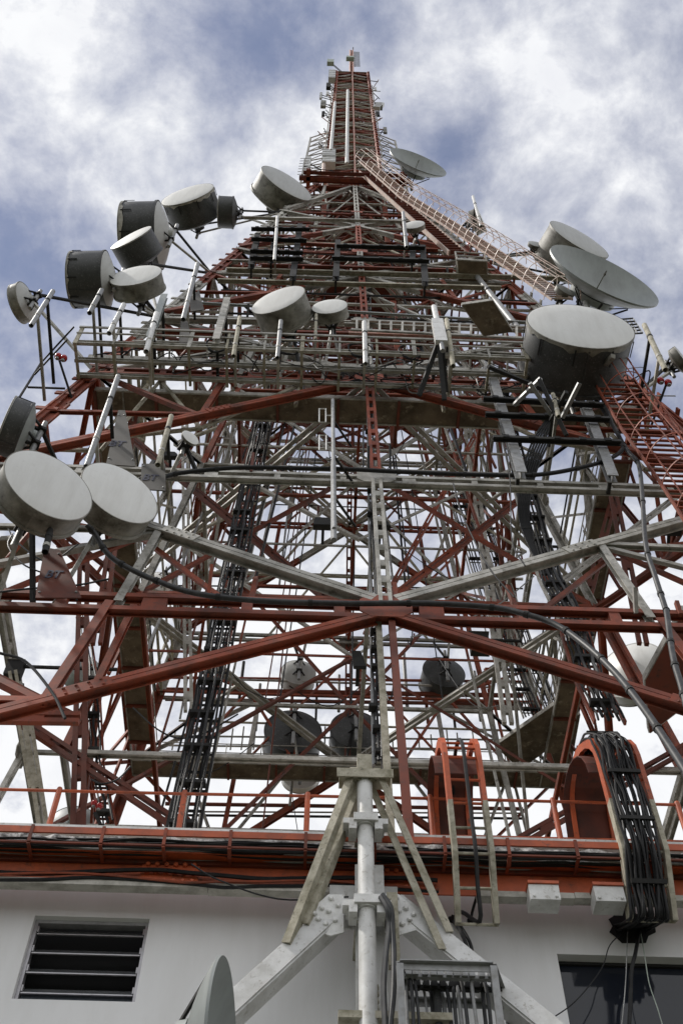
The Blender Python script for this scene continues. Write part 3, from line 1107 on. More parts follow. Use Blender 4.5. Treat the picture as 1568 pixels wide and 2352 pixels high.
# ---------------------------------------------------------------- pole with clamps and angle struts
PO = .95
pt_ = fp(837, 1790, PO)
pole = thing('antenna_pole', 'thick white pole with clamps and four mossy angle struts before the girder', 'pole', V((pt_.x, pt_.y, pt_.z - 6)))
pb = V((pt_.x, pt_.y, pt_.z - 9.5))
MB().tube([pb, pt_], .125, 20).build('tube', M_WHT, pole, True)
tx, ty = TM3 @ V((1, 0, 0)), TM3 @ V((0, 1, 0))
def polez(y):
    # height on the pole seen at image row y
    d = ray(836, y)
    t = (pt_.y - CAM.y) / d.y
    return V((pt_.x, pt_.y, (CAM + d * t).z))
c = polez(1790)
MB().box(c + uz * .18, tx, ty, uz, .12, .11, .28).build('head_block', M_MOSS, pole)
mb = MB()
mb.box(c - uz * .02, tx, ty, uz, .42, .16, .05)
mb.box(c - uz * .02 - ty * .17, tx, ty, uz, .46, .012, .09)
mb.build('head_plate', M_MOSS, pole)
for yy in (1890, 2078):
    c2 = polez(yy)
    mb = MB()
    mb.lathe(c2 - uz * .12, uz, [(.127, 0), (.165, 0), (.165, .1), (.127, .1)], 20)
    mb.box(c2 - uz * .03 - ty * .15, tx, ty, uz, .19, .05, .07)
    mb.box(c2 - uz * .03 + ty * .12, tx, ty, uz, .30, .10, .07)
    for s in (-1, 1):
        mb.box(c2 - uz * .04 + tx * (s * .25), tx, ty, uz, .10, .10, .05)
        mb.box(c2 - uz * .14 + tx * (s * .2), tx, ty, uz, .06, .16, .10)
    mb.build('clamp', M_WHT, pole)
    mb = MB()
    mb.bar(c2 + ty * .2, c2 + ty * 1.3, .3, .14, uz)
    mb.build('stand_off', M_MOSS, pole)
head = polez(1786)
for (a, foot, s) in (((811, 1765), (656, 2165), -1), ((818, 1811), (698, 2121), -1), ((864, 1765), (1032, 2140), 1), ((854, 1811), (1015, 2180), 1)):
    A = head + tx * ((a[0] - 836) / 2483 * depth(head)) + uz * (-(a[1] - 1786) / 2483 * depth(head) * .8) + ty * (.1 if a[1] > 1800 else -.1)
    B = fp(*foot, .42)
    mb = MB()
    mb.angle(A, B, .13, .018, (ty * -1 + tx * s * .4).normalized())
    mb.build('strut', M_MOSS, pole)
hb = polez(2090) + tx * .38 + ty * .1
MB().ibeam(hb + uz * .35, hb - uz * .85, .16, .12, .02, ty).build('hanging_channel', M_MOSS, pole)
c3 = polez(2338)
mb = MB()
mb.box(c3 + tx * .35, tx, ty, uz, .75, .09, .05)
mb.bar(c3 - tx * .3 + ty * .1, c3 - tx * .3 + ty * 2.2, .12, .12)
mb.bar(c3 + tx * .9 + ty * .1, c3 + tx * .9 + ty * 2.2, .12, .12)
mb.build('foot_bracket', M_MOSS, pole)

# ---------------------------------------------------------------- cable riser frame in the foreground
ho = 1.75
hT = wl(918, 2208, ho).z
far_l, far_r = whp(917, 2208, hT), whp(1131, 2214, hT)
near_l, near_r = whp(934, 2292, hT), whp(1163, 2300, hT)
rf = thing('cable_riser', 'grey steel riser frame packed with upright cables in front of the wall', 'cable riser', V((near_l.x, near_l.y, hT - 3)))
for A, B in ((far_l, far_r), (near_l, near_r), (far_l, near_l), (far_r, near_r)):
    mb = MB()
    mb.angle(A, B, .09, .014, uz)
    mb.build('top_bar', M_GALV, rf)
for A in (far_l, far_r, near_l, near_r):
    mb = MB()
    mb.bar(A - uz * .05, A - uz * (hT + 1.4), .09, .09, tx)
    mb.build('upright', M_GALV, rf)
for k, f_ in enumerate((.32, .62)):
    mb = MB()
    A, B = lerp(far_l, near_l, f_), lerp(far_r, near_r, f_)
    mb.bar(A - uz * .04, B - uz * .04, .06, .05, uz)
    for i in range(11):
        c = lerp(A, B, (i + .6 + U(-.2, .2)) / 11.6)
        mb.box(c, tx, ty, uz, .04, .07, .05)
    mb.build('clamp_bar', M_DRK if k else M_GALV, rf)
for k in range(1, 8):
    mb = MB()
    mb.bar(near_l - uz * (k * .75), near_r - uz * (k * .75), .05, .06, uz)
    mb.bar(near_l - uz * (k * .75), far_l - uz * (k * .75), .05, .06, uz)
    mb.bar(near_r - uz * (k * .75), far_r - uz * (k * .75), .05, .06, uz)
    mb.build('rung', M_GALV, rf)
for i in range(17):
    f1, f2 = (i + .5) / 17, U(.25, .85)
    c = lerp(lerp(far_l, far_r, f1), lerp(near_l, near_r, f1), f2)
    r_ = (.05 if i == 5 else U(.018, .034))
    pts = [c - uz * k for k in (hT + 1.3, 5, 3, 1.5, .4)] + [c + ty * .05, c + ty * .12 + uz * .05]
    pts = [p + tx * U(-.02, .02) for p in pts]
    mb = MB()
    sp_ = smooth_path(pts, 5)
    if i == 5:
        sp2 = []
        for q in range(len(sp_) - 1):
            for z in range(8):
                sp2.append(lerp(sp_[q], sp_[q + 1], z / 8))
        mb.tube(sp2, [r_ * (1 + .12 * (j % 2)) for j in range(len(sp2))], 8)
    else:
        mb.tube(sp_, r_, 7)
    mb.build('riser_cable', M_HOSE if i % 3 else M_GALV, rf, True)

M_SHEET = mat('dark_red_sheet', (.12, .026, .012), (.05, .018, .012), .9, 2.0, .7, spots=(.03, .02, .016), sscale=3)  # dark rust red with near-black mottling
# ---------------------------------------------------------------- curved cable ladders over the roof edge
def arch(name, label, xl, xr, ytop, ybot, out0, rrad, cables, sheet, skew=0.0, ctop=0):
    """rails rise in front of the girder, turn over in a half circle and go down behind it"""
    cl, cr = TI @ fp(xl, 1960, out0), TI @ fp(xr, 1960, out0)
    yy = cl.y
    hB = (TI @ ip((xl + xr) / 2, ybot, yy)).z
    hTp = (TI @ ip((xl + xr) / 2, ytop, yy)).z - rrad * .75
    t = thing(name, label, 'cable ladder', TM @ V((cl.x, yy, hB)))
    prof = [((.36, .18, 0, 0, 0, 0, 0)[i], lerp(hB, hTp, i / 6)) for i in range(7)]
    prof += [(rrad - rrad * math.cos(a), hTp + rrad * math.sin(a)) for a in [math.pi * k / 10 for k in range(1, 11)]]
    prof += [(2 * rrad + .1 * k, hTp - k * .6) for k in range(1, 5)]
    def P(x, i):
        return TM @ V((x + skew * prof[i][0], yy + prof[i][0], prof[i][1]))
    for x in (cl.x, cr.x):
        for a, b, m in ((0, 4, M_MOSS), (4, len(prof), M_ORG)):
            mb = MB()
            rings = []
            for i in range(a, min(b + 1, len(prof))):
                c = P(x, i)
                i0, i1 = max(i - 1, 0), min(i + 1, len(prof) - 1)
                d = (P(x, i1) - P(x, i0)).normalized()
                nrm = d.cross(tx).normalized()
                rings.append([c - tx * .04 - nrm * .09, c + tx * .04 - nrm * .09, c + tx * .04 + nrm * .09, c - tx * .04 + nrm * .09])
            mb.quad_ring(rings)
            mb.build('rail', m, t)
    for i in range(0, len(prof)):
        mb = MB()
        mb.tube([P(cl.x, i), P(cr.x, i)], .024, 6)
        mb.build('rung', M_MOSS if i < 4 else M_ORG, t)
    if sheet:
        mb = MB()
        rings = []
        for i in range(6, len(prof)):
            sh = [TM @ V((x + skew * prof[i][0], yy + lerp(prof[i][0], rrad, -.12 if 0 else .16) + .12, prof[i][1] - .12)) for x in (cl.x - .16, cr.x + .1)]
            rings.append([sh[0], sh[1], sh[1] + uy * .01 - uz * .015, sh[0] + uy * .01 - uz * .015])
        mb.quad_ring(rings)
        mb.build('cover_sheet', M_SHEET, t)
    return t, cl, cr, prof, P
arch1, c1l, c1r, prof1, P1 = arch('arched_cable_ladder', 'orange arched cable ladder carrying one black cable, right of the white pole', 1044, 1128, 1680, 2088, .55, .85, 1, True)
arch2, c2l, c2r, prof2, P2 = arch('arched_cable_ladder', 'orange arched cable ladder loaded with many black cables by the right frame edge', 1432, 1528, 1685, 2080, .55, .8, 12, True, -.12)
hole = wp(1450, 2126, .02)
for k in range(26):
    f_ = .03 + .76 * (k + .5) / 26
    x = lerp(c2l.x, c2r.x, f_)
    pts = []
    for i in range(len(prof2) - 1, -1, -1):
        o = .07 + .035 * (k % 4)
        p = P2(x, i)
        d = (P2(x, min(i + 1, len(prof2) - 1)) - P2(x, max(i - 1, 0))).normalized()
        nr = tx.cross(d).normalized()
        pts.append(p - nr * o * (1 if nr.z < 0 or i < 7 else -1) if 0 else p + (nr if nr.dot(-ty) > 0 or i > 6 else -nr) * o + tx * U(-.02, .02))
    for i in range(3, len(pts)):
        pts[i] = pts[i] + tx * (U(-.03, .03) + .07 * math.sin(k * 2.4 + i * .4)) - ty * U(-.02, .03)
    cx0 = sum((p - hole).dot(tx) for p in pts[-2:]) / 2
    pts[-1] = pts[-1] - ty * .08
    end = hole + tx * ((k - 12.5) * .022 + U(-.04, .04)) + uz * U(-.06, .10)
    pts.append(lerp(pts[-1], end, .45) - uz * .12 - ty * .12)
    pts.append(end + ty * .1)
    mb = MB()
    mb.tube(smooth_path(pts, 4), U(.013, .027), 7)
    tag(mb.build('feeder_cable', M_BLK, None, True), 'black feeder cable bending over the right arched ladder into the wall hole', 'cable', 'feeder cables over the right arched ladder')
for i in (1, 3, 5, 9, 11):
    p, q = P2(lerp(c2l.x, c2r.x, .02), i), P2(lerp(c2l.x, c2r.x, .85), i)
    d = (P2(c2l.x, i + 1) - P2(c2l.x, i - 1)).normalized()
    nr = tx.cross(d).normalized()
    nr = nr if nr.dot(-ty) > 0 or i > 6 else -nr
    MB().bar(p + nr * .2, q + nr * .2, .07, .05, nr).build('cable_clamp', M_DRK, arch2)
pts = [P1(lerp(c1l.x, c1r.x, .55), i) - ty * .08 for i in range(14, -1, -1)] + [wp(1060, 2095, .35), wp(1043, 2112, -.02)]
mb = MB()
mb.tube(smooth_path(pts, 4), .034, 7)
tag(mb.build('feeder_cable', M_BLK, None, True), 'single black cable running down the left arched ladder to a small wall hole', 'cable')
for i, (pts, lab) in enumerate((
    ([(1100, 1985, .5), (1098, 2040, .4), (1085, 2090, .3), (1080, 2115, -.02)], 'thin black cable dropping to the smaller round wall hole'),
    ([(1041, 2116, .0), (1054, 2135, .25), (1068, 2165, .35), (1078, 2205, .45), (1082, 2260, .6)], 'black and white worn cable from the wall hole to the riser frame'),
    ([(1045, 2116, .0), (1062, 2135, .2), (1080, 2170, .3), (1086, 2215, .4), (1090, 2265, .6)], 'second worn cable hanging beside the first above the riser frame'),
    ([(874, 2060, .8), (890, 2090, .8), (893, 2130, .7), (885, 2200, .7), (881, 2270, .7), (884, 2352, .7), (884, 2420, .7)], 'black taped cable hanging just right of the white pole'),
    ([(878, 2055, .8), (897, 2085, .8), (901, 2140, .7), (904, 2200, .7), (903, 2280, .7), (896, 2352, .7), (896, 2420, .7)], 'second taped cable hanging right of the white pole, farther from it'),
    ([(1438, 2135, .02), (1400, 2170, .3), (1380, 2225, .35), (1320, 2300, .5), (1250, 2350, .5)], 'thin dark wire trailing from the big wall hole down to the left'),
    ([(1440, 2138, .03), (1438, 2200, .3), (1434, 2280, .3), (1424, 2380, .3)], 'thin pale wire hanging straight below the big wall hole'),
    ([(1467, 2140, .03), (1458, 2190, .3), (1449, 2230, .3), (1447, 2290, .3), (1442, 2390, .3)], 'thick black cable hanging below the big wall hole'),
    ([(1470, 2140, .03), (1480, 2200, .3), (1490, 2260, .3), (1510, 2320, .3), (1530, 2390, .3)], 'thin green wire hanging below the big wall hole'),
    ([(440, 1985, .45), (500, 2020, .4), (640, 2065, .3), (800, 2060, .2)], 'thin black wire drooping from the tray across the girder to the pole bracket'))):
    mb = MB()
    mb.tube(smooth_path([wp(x, y, o) if i not in (3, 4, 9) else fp(x, y, o) for x, y, o in pts], 6), (.022, .03, .028, .042, .04, .009, .008, .03, .008, .013)[i], 7)
    tag(mb.build('hanging_cable', (M_BLK, M_HOSE, M_HOSE, M_HOSE, M_HOSE, M_BLK, M_GALV, M_BLK, M_GRN, M_BLK)[i], None, True), lab, 'cable')
# ---------------------------------------------------------------- dishes
def hdir(P, dx, dy):
    """the level direction that shows as the image direction (dx right, dy down) at P"""
    rel = P - CAM
    de = rel.dot(CF)
    u, v = rel.dot(CR) / de, rel.dot(CU) / de
    ex, ey = V((1, 0, 0)), V((0, 1, 0))
    a1, a2 = ex.dot(CR) - u * ex.dot(CF), ey.dot(CR) - u * ey.dot(CF)
    b1, b2 = ex.dot(CU) - v * ex.dot(CF), ey.dot(CU) - v * ey.dot(CF)
    det = a1 * b2 - a2 * b1
    A = (dx * b2 - a2 * -dy) / det
    B = (a1 * -dy - dx * b1) / det
    return V((A, B, 0)).normalized()
Z = V((0, 0, 1))
def mount(t, C, n, s, D, L, face_k, reach=None):
    """pipe behind the dish, clamps and arms that run back to the tower"""
    b = C - n * (L * D + .16 * D + .18)
    mp_ = MB().tube([b - Z * (.42 * D + .3), b + Z * (.42 * D + .15)], .055 + .012 * D, 12).build('mount_pipe', M_GALV, t, True)
    for e in (-.22, .22):
        mb = MB()
        c = b + Z * (e * D)
        mb.box(c, n, s, Z, .13, .14, .05)
        mb.bar(c, c + n * (.16 * D + .16) + Z * (e * .3 * D), .08, .08)
        mb.bar(c + s * .1, c + n * (.18 * D + .16) + s * (.25 * D), .06, .06)
        mb.bar(c - s * .1, c + n * (.18 * D + .16) - s * (.25 * D), .06, .06)
        mb.build('mount_bracket', M_DRK, mp_)
    loc = TI @ b
    rot = ROT[face_k].inverted() @ loc
    for e in (-.25, .25):
        z = loc.z + e * D
        hn = min(LV, key=lambda h: abs(h - z))
        q = F(face_k, max(-W(hn), min(W(hn), rot.x + (.5 if e > 0 else -.3))), hn, .0)
        mb = MB()
        mb.bar(b + Z * (e * D), q, .10, .10)
        mb.build('mount_arm', M_GRY if e < 0 else M_DRK, t)
def dish(label, P, dpx, d, L=.4, kind_='drum', face=None, shroud=None, tape=False, face_k=0, group=None, bowl=None, hang=False, arm=True, nrm=None, edge=None):
    n = nrm or hdir(P, *d)
    if edge is not None:
        vw = (CAM - P).normalized()
        n = (n + Z * ((edge - n.dot(vw)) / Z.dot(vw))).normalized()
    s = Z.cross(n).normalized()
    D = dpx * depth(P) / FPX
    R = D / 2
    face = face or M_RAD
    shroud = shroud or M_SHG
    t = thing('microwave_dish' if kind_ != 'bowl' else 'parabolic_dish', label, 'dish', P, group)
    if kind_ == 'drum':
        pr = [(R * .985, 0), (R * 1.0, -.012 * D), (R, -L * D * .5), (R, -L * D + .02 * D), (R * 1.035, -L * D + .015 * D), (R * 1.035, -L * D - .02 * D), (R * .96, -L * D - .02 * D), (R * .96, -L * D), (R * .965, 0)]
        MB().lathe(P, n, pr, 56, False, s).build('shroud', shroud, t, True)
        dome = [(R * 1.012, -.02 * D), (R * 1.012, 0.004 * D), (R * .97, .012 * D), (R * .6, .02 * D), (R * .25, .026 * D), (R * .02, .028 * D)]
        MB().lathe(P, n, dome, 56, True, s).build('radome', face, t, True)
        MB().lathe(P, n, [(R * 1.0, .006 * D), (R * 1.022, .006 * D), (R * 1.022, -.016 * D), (R * 1.013, -.016 * D)], 56, False, s).build('rim_band', M_SHG, t, True)
        bowl_ = [(R * .99, -L * D - .021 * D), (R * .8, -L * D - .07 * D), (R * .5, -L * D - .125 * D), (R * .2, -L * D - .16 * D), (R * .19, -L * D - .22 * D), (R * .02, -L * D - .225 * D)]
        MB().lathe(P, n, bowl_, 48, True, s).build('reflector_back', bowl or shroud, t, True)
        for k in range(3):
            mb = MB()
            a = 2 * math.pi * (k + .25) / 3
            rd = s * math.cos(a) + Z * math.sin(a)
            mb.bar(P + rd * (R * 1.012) - n * (L * D * .97), P + rd * (R * 1.012) - n * .03 * D, .06, .02, rd)
            mb.build('seam_strip', shroud, t)
        if tape:
            mb = MB()
            N_ = 46
            rings = []
            top, bot = [], []
            base = len(mb.v)
            for k in range(N_):
                a = 2 * math.pi * k / N_
                rd = s * math.cos(a) + Z * math.sin(a)
                dr = (.025 + .06 * rnd.random() ** 2) * D
                mb.v += [P + rd * (R * 1.018) + n * .003 * D, P + rd * (R * 1.02) - n * dr]
            for k in range(N_):
                a, b = base + 2 * k, base + 2 * ((k + 1) % N_)
                mb.f.append((a, b, b + 1, a + 1))
            mb.build('radome_skirt', M_SHG if tape == 2 else M_CONC, t)
            for k in range(9):
                a = 2 * math.pi * (k + .4) / 9
                rd = s * math.cos(a) + Z * math.sin(a)
                mb = MB()
                mb.bar(P + rd * (R * 1.03) - n * .03 * D, P + rd * (R * 1.03) - n * (.19 * D), .05, .03, rd)
                mb.build('hook_spring', M_DRK, t)
        if hang:
            rd = s * hang - Z * .9
            rd.normalize()
            mb = MB()
            mb.bar(P + rd * (R * 1.0) - n * .16 * D, P + rd * (R * 1.16) - n * .04 * D, .16, .16)
            mb.build('side_lug', M_SHG, t)
    elif kind_ == 'shallow':
        pr = [(R, 0), (R * 1.02, -.02 * D), (R * .98, -L * D), (R * .6, -L * D - .1 * D), (R * .25, -L * D - .16 * D), (R * .22, -L * D - .3 * D), (R * .02, -L * D - .3 * D)]
        MB().lathe(P, n, pr, 40, True, s).build('reflector_back', shroud, t, True)
        MB().lathe(P, n, [(R * 1.0, .004), (R * .7, .04 * D), (R * .3, .06 * D), (R * .02, .065 * D)], 40, True, s).build('radome', face, t, True)
    else:
        k = .17 * D / (R * R)
        ins = [(R * f, -.17 * D + k * (R * f) ** 2) for f in (.02, .15, .3, .45, .6, .75, .88, .97, 1.0)]
        prof = ins + [(R * 1.012, .004 * D), (R * 1.014, -.012 * D), (R * .99, -.018 * D)] + [(r, h - .022 * D) for r, h in reversed(ins[:-1])]
        MB().lathe(P, n, prof, 64, True, s).build('reflector', shroud, t, True)
        MB().lathe(P, n, [(R * .42, -.17 * D + k * (R * .42) ** 2 - .03 * D), (R * .40, -.23 * D), (R * .12, -.28 * D), (R * .02, -.285 * D)], 36, True, s).build('back_cone', shroud, t, True)
        f = P + n * (.03 * D)
        mb = MB()
        a0 = P - n * .16 * D
        rd = (s * .25 + Z).normalized()
        mb.tube(smooth_path([a0, a0 + n * .1 * D + rd * .01 * D, f + rd * .02 * D, f - n * .02 * D], 6), .006 * D, 6)
        mb.lathe(f - n * .04 * D, n, [(.007 * D, .0), (.012 * D, .02 * D), (.007 * D, .03 * D)], 12, True)
        mb.build('feed_horn', M_SHG, t, True)
        for a in (0.6, 2.2, 3.9, 5.4):
            rd = s * math.cos(a) + Z * math.sin(a)
            mb = MB()
            mb.bar(P + rd * (R * .85) - n * (.06 * D), P - n * .28 * D + rd * (R * .18), .035, .035)
            mb.build('back_strut', M_DRK, t)
    if arm:
        mount(t, P, n, s, D, L if kind_ != 'bowl' else .15, face_k)
    return t
DS = 'large drum dish'
dish('nearest round white dish with stained rim at the far left, lower left edge', fp(113, 1114, 2.2), 216, (.57, -.82), .27, arm=True)
dish('white round dish partly hidden by the nearest left dish, overlapping its right side', fp(276, 1132, 1.2), 190, (.57, -.82), .26)
dish('huge charcoal drum dish with white taped face over the right gallery', fp(1332, 749, 2.6), 243, (.21, -.98), .50, shroud=M_SHD, tape=2, hang=.35)
dish('deep grey drum dish with bright face left of the tower centre line', fp(639, 689, 2.2), 128, (-.375, -.927), .44, shroud=M_SHG)
dish('small shallow drum dish immediately left of the centre post', fp(757, 704, 2.0), 81, (-.12, -.99), .30)
dish('wide beige drum dish with bright face above the left gallery', fp(312, 633, 2.0), 119, (-.25, -.97), .33)
dish('dark drum dish with white tilted face, highest of the big left cluster', fp(431, 447, 1.0), 124, (-.33, -.94), .46, shroud=M_SHD, tape=1)
dish('huge dark drum dish with fringed rim facing left, seen from its back', fp(287, 542, 1.6), 152, (-1, .02), .52, shroud=M_SHD, tape=1, bowl=M_RADG)
dish('dark drum dish with thin white edge in front of the fringed drum', fp(301, 546, 2.6), 104, (-.51, -.86), .50, shroud=M_SHD, edge=.14)
dish('black drum dish with a bar at its rim, above the far left arm', fp(168, 643, 1.6), 128, (-1, .02), .60, shroud=M_SHD, tape=1, bowl=M_RADG)
dish('small drum dish turned away at the far left edge of the gallery', fp(42, 699, 1.5), 92, (-.93, .30), .22, shroud=M_SHG, bowl=M_RADG)
dish('small black drum dish behind the bright tilted one near the left leg', fp(503, 487, .2), 72, (-1, -.05), .45, shroud=M_SHD)
dish('grey drum dish facing right near the narrow top of the left leg', fp(658, 421, 1.3), 130, (.5, -.86), .36, face=M_RADG)
dish('open grey parabolic dish high up at the right of the upper shaft', fp(960, 372, 1.0), 138, (.38, -.92), .2, 'bowl', shroud=M_DISH)
dish('small drum dish facing right beyond the caged ladder', fp(1106, 504, .6), 58, (.85, -.4), .35, shroud=M_SHG, bowl=M_RADG)
dish('grey drum dish behind the large open dish on the right', fp(1329, 550, 1.2), 152, (.53, -.85), .5, face=M_RADG, shroud=M_SHG)
dish('largest open parabolic dish, grey green, on the right side', fp(1387, 632, 2.2), 272, (.49, -.87), .2, 'bowl', shroud=M_DISH)
dish('tiny pale dish peeping out left of the right grey drum dish', fp(1229, 560, .8), 34, (.3, -.95), .25, 'shallow', face=M_RADG)
dish('small dull dish tucked below the largest open dish', fp(1298, 666, 1.5), 48, (.5, -.8), .25, 'shallow', face=M_RADG)
dish('pale dish cut off by the right edge of the picture', fp(1568, 822, 1.0), 66, (.75, -.55), .25, face=M_RADG)
dish('tiny white dish on a short pipe right of centre, upper tower', fp(950, 516, 1.6), 50, (-.12, -.99), .22, 'shallow')
dish('tiny round white disc dish right of the two lettered plates', fp(438, 1005, .9), 44, (.6, -.75), .15, 'shallow')
dish('big dull grey drum behind the left leg at the left edge', fp(12, 975, 1.5), 140, (-.9, -.35), .3, shroud=M_SHD, bowl=M_DISH)
BK = 'dishes on the far side of the tower'
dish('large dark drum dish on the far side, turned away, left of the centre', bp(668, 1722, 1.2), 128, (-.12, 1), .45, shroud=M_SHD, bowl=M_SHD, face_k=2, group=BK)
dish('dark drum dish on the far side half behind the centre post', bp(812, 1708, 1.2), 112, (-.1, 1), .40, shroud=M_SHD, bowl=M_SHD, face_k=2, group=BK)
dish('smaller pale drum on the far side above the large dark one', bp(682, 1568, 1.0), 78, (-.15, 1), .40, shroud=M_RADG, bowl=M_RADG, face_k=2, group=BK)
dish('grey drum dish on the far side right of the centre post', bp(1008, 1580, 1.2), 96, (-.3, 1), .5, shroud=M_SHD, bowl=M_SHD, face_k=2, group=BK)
dish('white dish bottom showing below the far gallery', bp(690, 1790, 1.0), 86, (0, 1), .2, face_k=2, group=BK, shroud=M_RAD, bowl=M_RAD)
dish('pale round dish on the far right side between the red members', bp(1462, 1560, 2.5), 158, (.5, .86), .2, face_k=1, group=BK, shroud=M_RADG, bowl=M_RAD, arm=False)
dish('grey drum dish on the far left side behind the red posts', bp(180, 1562, 2.0), 80, (-.6, .8), .5, face_k=3, group=BK, shroud=M_DISH, bowl=M_DISH, arm=False)
dish('pale dish back seen through the left lattice above the second red beam', bp(368, 1352, 1.0), 66, (-.3, .95), .3, face_k=2, group=BK, bowl=M_RAD, shroud=M_RADG)
dish('wide flat grey dish lying low behind the roof railing at left', bp(168, 1905, 1.0), 112, (.05, 1), .1, face_k=2, group=BK, shroud=M_DISH, bowl=M_DISH, arm=False)
# the edge-on dish rising into the picture at the bottom, on its own post
Pf = wp(508, 2440, 4.2)
nf = V((.997, -.07, 0))
tF = dish('grey streaked open dish seen edge on at the bottom edge of the picture', Pf, 450, (0, 0), .2, 'bowl', shroud=M_DISH, arm=False, nrm=nf)
Mp = MB()
bf = Pf - nf * .5
Mp.tube([V((bf.x, bf.y, 0)), bf], .09, 10)
Mp.build('mount_pipe', M_GALV, tF, True)
# ---------------------------------------------------------------- mounting pipes on the gallery and on the face
PIPES = [((452, 650), (421, 734), 8, 1.8, 'white mounting pipe with open end, left of the deep grey drum dish'),
         ((290, 722), (251, 766), 8, 2.0, 'white mounting pipe below the wide beige drum dish'),
         ((357, 748), (336, 808), 9, 1.7, 'stout white pipe end hanging through the left gallery'),
         ((550, 757), (536, 818), 7, 1.6, 'pale pipe stub on the gallery left of the deep grey drum dish'),
         ((644, 764), (637, 822), 7, 1.6, 'dark ended pipe directly below the deep grey drum dish'),
         ((725, 742), (724, 781), 5, 1.6, 'slim pipe below the small shallow drum dish'),
         ((237, 685), (206, 719), 8, 2.6, 'short clamp bound pipe under the black drum dish'),
         ((128, 696), (72, 748), 8, 3.0, 'tilted pipe carrying the small drum at the far left'),
         ((926, 522), (933, 568), 6, 1.2, 'bright pipe beside the tiny dish right of centre'),
         ((632, 538), (630, 598), 5, 1.4, 'thin bright pipe in the black frame left of the inner shaft'),
         ((836, 770), (839, 836), 8, 1.6, 'bright pipe with dark open end at the centre of the gallery'),
         ((1026, 768), (1040, 841), 8, 1.6, 'bright long pipe right of the white panel antenna'),
         ((1479, 779), (1527, 850), 9, 2.6, 'white clamp held pipe standing out at the right edge'),
         ((1325, 668), (1350, 712), 8, 1.0, 'pink and white pipe under the largest open dish'),
         ((1085, 482), (1104, 520), 5, 2.0, 'short pipe behind the small drum dish facing right'),
         ((272, 917), (199, 1072), 10, 1.3, 'long banded white pipe behind the second white dish'),
         ((395, 984), (363, 1068), 9, 1.0, 'short white pipe beside the tiny round white disc'),
         ((1270, 920), (1282, 957), 7, 1.6, 'stubby bright pipe under the huge charcoal drum dish'),
         ((112, 1228), (104, 1268), 11, 1.4, 'dark pipe end sticking out under the nearest left dish')]
for (a, b, r, o, lab) in PIPES:
    p = fp(*b, o)
    q0 = fp(*a, o)
    q = V((p.x + (q0.x - p.x) * .6, p.y, q0.z))
    rr = .72 * r * depth(p) / FPX
    t = thing('mounting_pipe', lab, 'pipe', p, 'mounting pipes on the tower')
    d = (q - p).normalized()
    m = M_DRK if lab.startswith('dark pipe') else (M_GALV, M_MOSS, M_WHT)[len(lab) % 3]
    MB().lathe(p, d, [(rr * .86, .25), (rr * .86, 0), (rr, 0), (rr, (q - p).length), (rr * .9, (q - p).length + .02), (rr * .1, (q - p).length + .03)], 18, False).build('tube', m, t, True)
    MB().lathe(p + d * .24, d, [(rr * .85, 0), (.01, .01)], 18, True).build('dark_bore', M_VOID, t)
    for f in (.28, .72):
        c = lerp(p, q, f)
        mb = MB()
        mb.lathe(c, d, [(rr, -.05), (rr * 1.13, -.05), (rr * 1.13, .05), (rr, .05)], 18)
        if m is M_DRK:
            mb.bar(c, c + Z * .25 + ty * .12, .05, .05)
        else:
            mb.bar(c, c - FN(0) * (o - .05) * .98, .09, .09)
        mb.build('clamp_arm', M_GRY if f < .5 else M_DRK, t)
# grey channel uprights on the gallery
for (a, b, o, lab) in (((522, 688), (496, 784), 1.7, 'grey channel upright left of the deep grey drum dish'),
                       ((378, 680), (344, 778), 1.7, 'dark grey channel upright right of the wide beige drum dish')):
    p, q = fp(*b, o), fp(*a, o)
    t = thing('mounting_upright', lab, 'channel', p)
    MB().ibeam(p, q, .26, .2, .03, FN(0)).build('channel', M_GRY if b[0] > 400 else M_DISH, t)
    for f in (.1, .85):
        MB().bar(lerp(p, q, f), lerp(p, q, f) - FN(0) * o, .1, .1).build('bracket', M_DRK, t)
# lettered plates
def lettered(pts, out, lab, words_at, size, m, tilt=0.0):
    P = [fp(x, y, out) for x, y in pts]
    c = sum(P, V((0, 0, 0))) / len(P)
    t = thing('lettered_plate', lab, 'plate', c)
    n_ = FN(0)
    MB().poly(P, n_, .03).build('plate', m, t)
    cu = bpy.data.curves.new('lettering', 'FONT')
    cu.body = 'BT'
    cu.size = 1.0
    cu.align_x, cu.align_y = 'CENTER', 'CENTER'
    cu.extrude = .004
    cu.offset = .022
    to = bpy.data.objects.new('lettering', cu)
    col.objects.link(to)
    dg = bpy.context.evaluated_depsgraph_get()
    me = bpy.data.meshes.new_from_object(to.evaluated_get(dg))
    bpy.data.objects.remove(to)
    w0 = fp(*words_at, out) + n_ * .025
    ax = (fp(words_at[0] + 10, words_at[1] + .5, out) - fp(*words_at, out)).normalized()
    az = n_
    ay = az.cross(ax).normalized()
    s = size * depth(w0) / FPX
    for v in me.vertices:
        k = v.co.copy()
        v.co = (w0 + ax * (k.x * s * 1.22) + ay * (k.y * s * 1.95) + az * k.z * 1) - c
    me.materials.clear()
    me.materials.append(M_TXT)
    lo = bpy.data.objects.new('lettering', me)
    col.objects.link(lo)
    lo.parent = t
    mb = MB()
    for p in P:
        mb.bolts([lerp(p, c, .2) + n_ * .015], n_, .03, .03)
    mb.build('bolt_heads', M_GALV, t)
    return t, P
lettered([(272, 943), (288, 943), (312, 1072), (244, 1067)], .55, 'tall grey wedge plate with two dark letters between the white pipes', (269, 1021), 25, M_PLT)
lettered([(326, 1066), (380, 1066), (381, 1128), (322, 1124)], .55, 'smaller square plate with two dark letters beside the second white dish', (345, 1099), 24, M_PLT)
